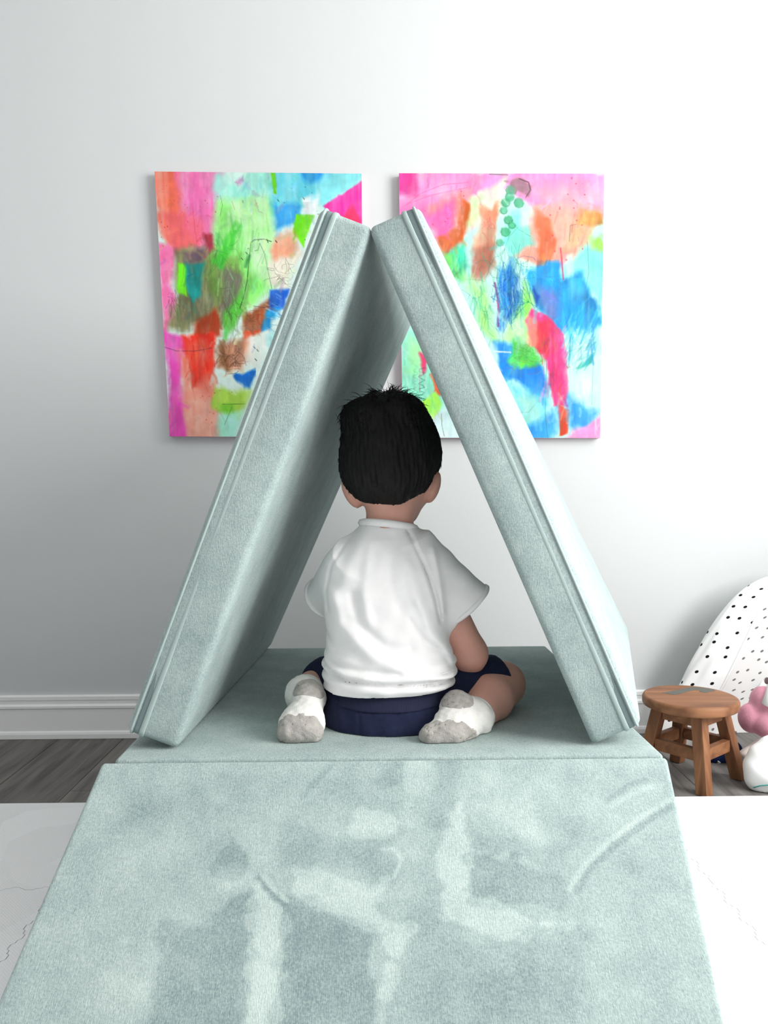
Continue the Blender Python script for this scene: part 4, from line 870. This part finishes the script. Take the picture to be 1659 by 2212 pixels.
# socks
def sock(an, he, ba, to, kn, nm):
    lo = np.minimum.reduce([an, he, ba, to]) - 0.05; hi = np.maximum.reduce([an, he, ba, to]) + 0.05
    k = SDF(lo, hi, 0.002); fd = (ba - he) / np.linalg.norm(ba - he); sd = np.array([1.0, 0.0, -0.05])
    lg = kn - an; lg /= np.linalg.norm(lg); ct = an + lg * 0.016
    k.cap(an + lg * 0.05, an, 0.0300, 0.0280, 0.006).cap(an, he, 0.0275, 0.0235, 0.02).cap(he, ba, 0.0235, 0.0290, 0.018)
    k.cap(ba - sd * 0.016, ba + sd * 0.012, 0.0210, 0.0210, 0.016).cap(to - sd * 0.020, to + sd * 0.014, 0.0165, 0.0145, 0.018)
    X, Y, Z = k.full(); k.D += (0.0006 * np.sin(X * 420 + 2 * np.sin(Z * 300)) * np.sin(Z * 380 + Y * 200) + 0.0010 * np.sin(X * 120 + Y * 150) * np.sin(Z * 160)).astype(np.float32)
    body = k.D.copy(); k.cut(ct, lg); k.D = k.D.astype(np.float32); V, Q = k.mesh(); so = mesh('sock', seat(relax(V, Q, 1)), Q, M_sock, kid)
    out = body - 0.0011
    for name, f in (('toe_patch', (X - ba[0]) * fd[0] + (Y - ba[1]) * fd[1] + (Z - ba[2]) * fd[2] - 0.013 + 0.002 * np.sin(X * 300)), ('heel_patch', 0.0265 - np.sqrt((X - he[0]) ** 2 + (Y - he[1] + 0.010) ** 2 + (Z - he[2] - 0.012) ** 2))):
        k.D = np.maximum(np.maximum(out, -(out + 0.003)), -f + 0 * X).astype(np.float32); k.cut(ct - lg * 0.004, lg); V, Q = k.mesh()
        V = seat(relax(V, Q, 1), ZB + 0.0008); mesh(name, V, Q, M_sockg, so)
    c = ct; A = np.cross(lg, [0, 0, 1.0]); A /= np.linalg.norm(A); Bv = np.cross(lg, A)
    path = [seat(np.array([c + (A * math.cos(t) + Bv * math.sin(t)) * 0.0292]), ZB + 0.004)[0] for t in np.linspace(0, 2 * math.pi, 28, endpoint=False)]
    v, f = sweep(path, circ(0.003, 6), closed=True); mesh('sock_cuff', v, f, M_sock, so)
sock(anR, heR, baR, toR, knR, 'r'); sock(anL, heL, baL, toL, knL, 'l')

# ------------------------------------------------------------------ wooden stool with an inlaid mark
M_stool = wood_mat('acacia_wood', (108, 68, 44), (154, 106, 72), axis=2, scale=4.0)
M_stoolh = wood_mat('acacia_wood_rail', (108, 68, 44), (154, 106, 72), axis=0, scale=4.0)
M_inlay = mat('grey_inlay', (96, 96, 90), 0.7, 0.3, var=0.1, vscale=60)
sc_ = P(1491, 1503, 1.965); SX, SY = sc_[0], sc_[1]; SZ = sc_[2]; SR = 0.1155
st = tag(empty('wooden_stool', (SX, SY, 0)), 'small round wooden step stool with a grey inlaid mark on its seat', 'stool')
g = []; n = 56; rows = [(SR - 0.007, SZ - 0.026), (SR - 0.002, SZ - 0.0235), (SR, SZ - 0.019), (SR, SZ - 0.007), (SR - 0.0025, SZ - 0.002), (SR - 0.007, SZ)]
V = [(SX + r * math.cos(2 * math.pi * i / n), SY + r * math.sin(2 * math.pi * i / n), z) for r, z in rows for i in range(n)]
Fc = [(j * n + i, j * n + (i + 1) % n, (j + 1) * n + (i + 1) % n, (j + 1) * n + i) for j in range(len(rows) - 1) for i in range(n)] + [tuple(range(n - 1, -1, -1)), tuple((len(rows) - 1) * n + i for i in range(n))]
seat_o = mesh('seat', V, Fc, M_stoolh, st); 
for p_ in seat_o.data.polygons: p_.use_smooth = len(p_.vertices) == 4
ink = [(352, 388), (500, 364), (745, 312), (800, 305), (950, 315), (1115, 340), (1137, 366), (1050, 375), (1005, 392), (895, 372), (915, 352), (860, 346), (780, 356), (625, 402), (540, 420)]
ip = [PZ(1380 + x / 6.9125, 1440 + y / 6.9125, SZ + 0.0004)[:2] for x, y in ink]
mesh('inlay', [(x, y, SZ + 0.0005) for x, y in ip] + [(x, y, SZ - 0.002) for x, y in ip], [tuple(range(len(ip) - 1, -1, -1)), tuple(range(len(ip), 2 * len(ip)))] + [(i, (i + 1) % len(ip), len(ip) + (i + 1) % len(ip), len(ip) + i) for i in range(len(ip))], M_inlay, seat_o, smooth=False)
LA = [math.radians(a_) for a_ in (-96, -6, 84, 174)]; LG = []
for a_ in LA:
    dr = np.array([math.cos(a_), math.sin(a_), 0]); tn = np.array([-math.sin(a_), math.cos(a_), 0]); LG.append((dr, tn))
    top = np.array([SX, SY, SZ - 0.0265]) + dr * 0.074; bot = np.array([SX, SY, 0.0008]) + dr * 0.118; w2 = 0.0148
    # square post turned 45 degrees so that an edge faces outwards
    e1 = (dr + tn) / math.sqrt(2); e2 = (tn - dr) / math.sqrt(2)
    c = [bot - e1 * w2 - e2 * w2, bot + e1 * w2 - e2 * w2, bot + e1 * w2 + e2 * w2, bot - e1 * w2 + e2 * w2]; c2 = [q + (top - bot) for q in c]
    G().hexa([tuple(q) for q in c] + [tuple(q) for q in c2]).build('leg', M_stool, st, bevel=0.002)
def legat(i, z): f = (SZ - 0.0265 - z) / (SZ - 0.0265); return np.array([SX, SY, z]) + LG[i][0] * (0.074 + 0.044 * f)
for i in range(4):
    j = (i + 1) % 4
    for z, hh, nm in ((SZ - 0.0415, 0.0145, 'apron'), (0.088, 0.0145, 'stretcher')):
        p, q = legat(i, z), legat(j, z); u = (q - p); L_ = np.linalg.norm(u); u /= L_; nn = np.cross(u, [0, 0, 1.0]); p = p + u * 0.0155; q = q - u * 0.0155; tk = 0.009
        c = [p - nn * tk, q - nn * tk, q + nn * tk, p + nn * tk]; up = np.array([0, 0, hh])
        G().hexa([tuple(x - up) for x in c] + [tuple(x + up) for x in c]).build(nm, M_stoolh, st, bevel=0.0015)

# ------------------------------------------------------------------ dotted play pod behind the stool
def dot_mat(name, base, dot, nu, nv, rad, jit=0.12, trans=0.0):
    m = mat(name, base, 0.85, 0.15, bump=0.1, bscale=60); nt = m.node_tree; N = nt.nodes; Lk = nt.links; b_ = N['Principled BSDF']
    uvn = N.new('ShaderNodeUVMap'); uvn.uv_map = 'UVMap'; vo = N.new('ShaderNodeTexVoronoi'); vo.voronoi_dimensions = '2D'; vo.inputs['Scale'].default_value = 1.0; vo.inputs['Randomness'].default_value = jit
    mp = N.new('ShaderNodeMapping'); mp.inputs['Scale'].default_value = (nu, nv, 1); mp.inputs['Rotation'].default_value = (0, 0, 0.0); Lk.new(uvn.outputs[0], mp.inputs[0]); Lk.new(mp.outputs[0], vo.inputs['Vector'])
    mr = N.new('ShaderNodeMapRange'); mr.inputs[1].default_value = rad; mr.inputs[2].default_value = rad * 1.25; mr.clamp = True; Lk.new(vo.outputs['Distance'], mr.inputs[0])
    mx = N.new('ShaderNodeMix'); mx.data_type = 'RGBA'; Lk.new(mr.outputs[0], mx.inputs[0]); mx.inputs[6].default_value = L4(dot); mx.inputs[7].default_value = L4(base); Lk.new(mx.outputs[2], b_.inputs['Base Color'])
    return m
M_pod = dot_mat('black_dotted_cotton', (246, 246, 246), (18, 18, 22), 1, 1, 0.105, 0.4)
M_pod2 = dot_mat('grey_dotted_lining', (246, 246, 246), (120, 120, 120), 1, 1, 0.11, 0.45)
M_rim = mat('white_cotton_edge', (244, 244, 244), 0.9, 0.15)
PX, PY, SQ = 1.225, 2.215, 0.24; pz = [0.0, 0.085, 0.165, 0.288, 0.368, 0.423, 0.466, 0.493, 0.506]; pw = [0.472, 0.440, 0.373, 0.310, 0.260, 0.217, 0.164, 0.095, 0.0]
NTH = 90; th = np.zeros(NTH); zs = np.linspace(0.0, 1.0, 64); pod = tag(empty('play_pod', (PX, PY, 0)), 'white dome shaped play pod with black polka dots by the wall', 'play tent', None)
_z = np.linspace(0, 0.506, 400); _w = np.interp(_z, pz, pw); _k = np.ones(41) / 41; _w2 = np.convolve(np.pad(_w, 20, mode='edge'), _k, 'valid'); _w2[-45:] = np.minimum(_w2[-45:], _w2[-45] * np.sqrt(np.maximum(1 - (np.arange(45) / 44.0) ** 2, 0))); pz, pw = _z, _w2
def podsurf(off, sp):
    V = []; UV = []; vl = 0.0; zprev = None
    for zi in zs:
        zz = 0.001 + 0.505 * (1 - (1 - zi) ** 1.8); w_ = max(np.interp(zz, pz, pw) - off, 0.0)
        if zprev is not None: vl += math.hypot(zz - zprev[0], w_ - zprev[1])
        zprev = (zz, w_); row = []
        for t_ in np.radians(np.linspace(218 + 16 * zi, -38 - 16 * zi, NTH)):
            r_w = 1 + (0.010 * math.sin(t_ * 11 + zz * 20) + 0.008 * math.sin(t_ * 23 - zz * 31)) * (1 - zi)
            row.append((PX + w_ * math.cos(t_) * r_w, PY + SQ * w_ * math.sin(t_) * r_w, max(0.001, zz - off * 0.6 * zi)))
        row = np.array(row); ul = np.concatenate([[0], np.cumsum(np.linalg.norm(np.diff(row, axis=0), axis=1))]); V.append(row); UV += [(u_ / sp + 0.37, vl / sp) for u_ in ul]
    n = len(th); Fc = [(j * n + i, j * n + i + 1, (j + 1) * n + i + 1, (j + 1) * n + i) for j in range(len(zs) - 1) for i in range(n - 1)]
    return np.concatenate(V), Fc, UV
v1, f, uv = podsurf(0.0, 0.041); mesh('outer_cover', v1, [q[::-1] for q in f], M_pod, pod, uv=uv)
v, f, uv = podsurf(0.006, 0.036); mesh('lining', v, f, M_pod2, pod, uv=uv)
n = len(th); rim = [(v1[j * n] + v[j * n]) / 2 for j in range(len(zs) - 1)]; rv, rf = sweep(rim, circ(0.0038, 7)); rv = np.array(rv); rv[:, 2] = np.maximum(rv[:, 2], 0.001); mesh('rim_binding', rv, rf, M_rim, pod)

# ------------------------------------------------------------------ soft things inside and in front of the pod
M_pink = mat('pink_plush', (216, 150, 168), 0.95, 0.1, var=0.12, vscale=40, bump=0.4, bscale=300, sheen=0.3)
M_tulle = mat('grey_white_tulle', (222, 222, 222), 0.9, 0.15, var=0.06, vscale=20)
M_pil = mat('white_pillow_cotton', (246, 246, 246), 0.9, 0.15, bump=0.15, bscale=30); M_teal = mat('teal_print', (60, 160, 150), 0.9, 0.1)
M_blank = mat('cream_patterned_blanket', (226, 214, 208), 0.95, 0.1, var=0.14, vscale=26); M_navy = mat('navy_patterned_cloth', (26, 44, 88), 0.9, 0.15, var=0.35, vscale=30); M_wm = mat('white_print', (225, 230, 235), 0.9)
def clampz(V, z): V = V.copy(); V[:, 2] = np.maximum(V[:, 2], z); return V
# blanket pad
k = SDF((0.90, 1.88, -0.02), (1.40, 2.2, 0.14), 0.006); k.ell((1.17, 2.02, 0.052), (0.235, 0.072, 0.036), 0.01).ell((1.07, 2.015, 0.056), (0.11, 0.062, 0.030), 0.02)
X, Y, Z = k.full(); k.D += (0.005 * np.sin(X * 40 + 2 * np.sin(Y * 30)) * np.sin(Y * 45)).astype(np.float32); V, Q = k.mesh(); V = clampz(V, 0.002)
V[:, 2] -= V[:, 2].min() - 0.0015; o = mesh('folded_blanket', V, Q, M_blank, loc=(1.17, 2.02, 0.0015)); tag(o, 'crumpled cream patterned blanket under the pink plush toy', 'blanket'); btop = 0.086
# plush
pk = SDF((0.86, 1.86, 0.03), (1.20, 2.12, 0.40), 0.004)
def PB(px, py, y): return P(px + 10, py, y)
pk.ell(PB(1611, 1551, 2.025), (0.030, 0.034, 0.038), 0.006).ell(PB(1648, 1562, 2.005), (0.043, 0.040, 0.038), 0.006).ell(PB(1650, 1515, 2.025), (0.046, 0.045, 0.044), 0.010).ell(PB(1692, 1545, 2.025), (0.055, 0.05, 0.055), 0.012)
pk.ell(PB(1700, 1455, 2.03), (0.052, 0.048, 0.050), 0.010)
V, Q = pk.mesh(); zmin = V[:, 2].min(); pl = tag(empty('plush_toy', (V[:, 0].mean(), V[:, 1].mean(), zmin)), 'plump pink plush toy wearing a grey white skirt inside the dotted pod', 'plush toy'); mesh('plush_body', V, Q, M_pink, pl)
tv = []; nn_ = 60; c0 = PB(1688, 1490, 2.020)
for r_, z_, a_ in ((0.052, 0.018, 0.002), (0.066, -0.004, 0.006), (0.080, -0.030, 0.010)):
    for i in range(nn_): t_ = 2 * math.pi * i / nn_; rr = r_ + a_ * math.sin(9 * t_); tv.append((c0[0] + rr * math.cos(t_), c0[1] + rr * math.sin(t_) * 0.95, c0[2] + z_ + 0.004 * math.sin(9 * t_ + 1)))
tf = [(j * nn_ + i, j * nn_ + (i + 1) % nn_, (j + 1) * nn_ + (i + 1) % nn_, (j + 1) * nn_ + i) for j in range(2) for i in range(nn_)]
o = mesh('skirt', tv, tf, M_tulle, pl); m_ = o.modifiers.new('thick', 'SOLIDIFY'); m_.thickness = 0.002
# white pillow in front
pc = P(1668, 1655, 1.880); k = SDF(pc - np.array([0.12, 0.06, 0.12]), pc + np.array([0.12, 0.06, 0.12]), 0.004)
Rp = np.array([[0.90, 0, -0.43], [0, 1, 0], [0.43, 0, 0.90]]); k.ell(pc, (0.066, 0.040, 0.078), 0.004, Rp).ell(pc + np.array([0.03, 0.0, 0.0]), (0.06, 0.036, 0.066), 0.02)
X, Y, Z = k.full(); k.D += (0.002 * np.sin(X * 90 + Z * 60) * np.sin(Z * 70)).astype(np.float32); V, Q = k.mesh(); V = clampz(V, 0.002); pr_o = tag(empty('pillow', (pc[0], pc[1], 0.002)), 'plump white pillow with a small teal mark standing beside the stool leg', 'pillow')
V[:, 2] += 0.0; mesh('pillow_cover', V, Q, M_pil, pr_o)
tq = [(1628, 1702), (1642, 1697), (1656, 1696), (1672, 1694)]; Np = normals(V, Q)
def snap(px, py):
    r = ray(px, py); w_ = V - CAM; t_ = w_ @ r; d_ = np.linalg.norm(w_ - t_[:, None] * r, axis=1) + 0.2 * np.maximum(t_ - t_.min(), 0); i = d_.argmin(); return V[i] + Np[i] * 0.0006
tv, tf = sweep([snap(*q) for q in tq], [(0.0022 * math.cos(x), 0.0012 * math.sin(x)) for x in np.linspace(0, 6.28, 6)[:-1]]); mesh('teal_mark', tv, tf, M_teal, pr_o)
# navy pouch on the floor behind the stool
nc = np.array([0.918, 2.078, 0.030]); k = SDF(nc - 0.12, nc + 0.12, 0.004); k.ell(nc, (0.052, 0.022, 0.034), 0.005).ell(nc + np.array([-0.02, 0.005, 0.0]), (0.036, 0.020, 0.034), 0.02); V, Q = k.mesh(); V = clampz(V, 0.0015)
nb = tag(empty('cloth_pouch', (nc[0], nc[1], 0.0015)), 'navy cloth pouch with white marks on the floor under the stool', 'pouch'); mesh('pouch_body', V, Q, M_navy, nb); Np = normals(V, Q)
for q0, q1 in (((1527, 1646), (1531, 1651)), ((1549, 1644), (1557, 1648)), ((1551, 1653), (1556, 1654))):
    tv, tf = sweep([snap(*q0), snap(*q1)], circ(0.0018, 5)); mesh('white_mark', tv, tf, M_wm, nb)
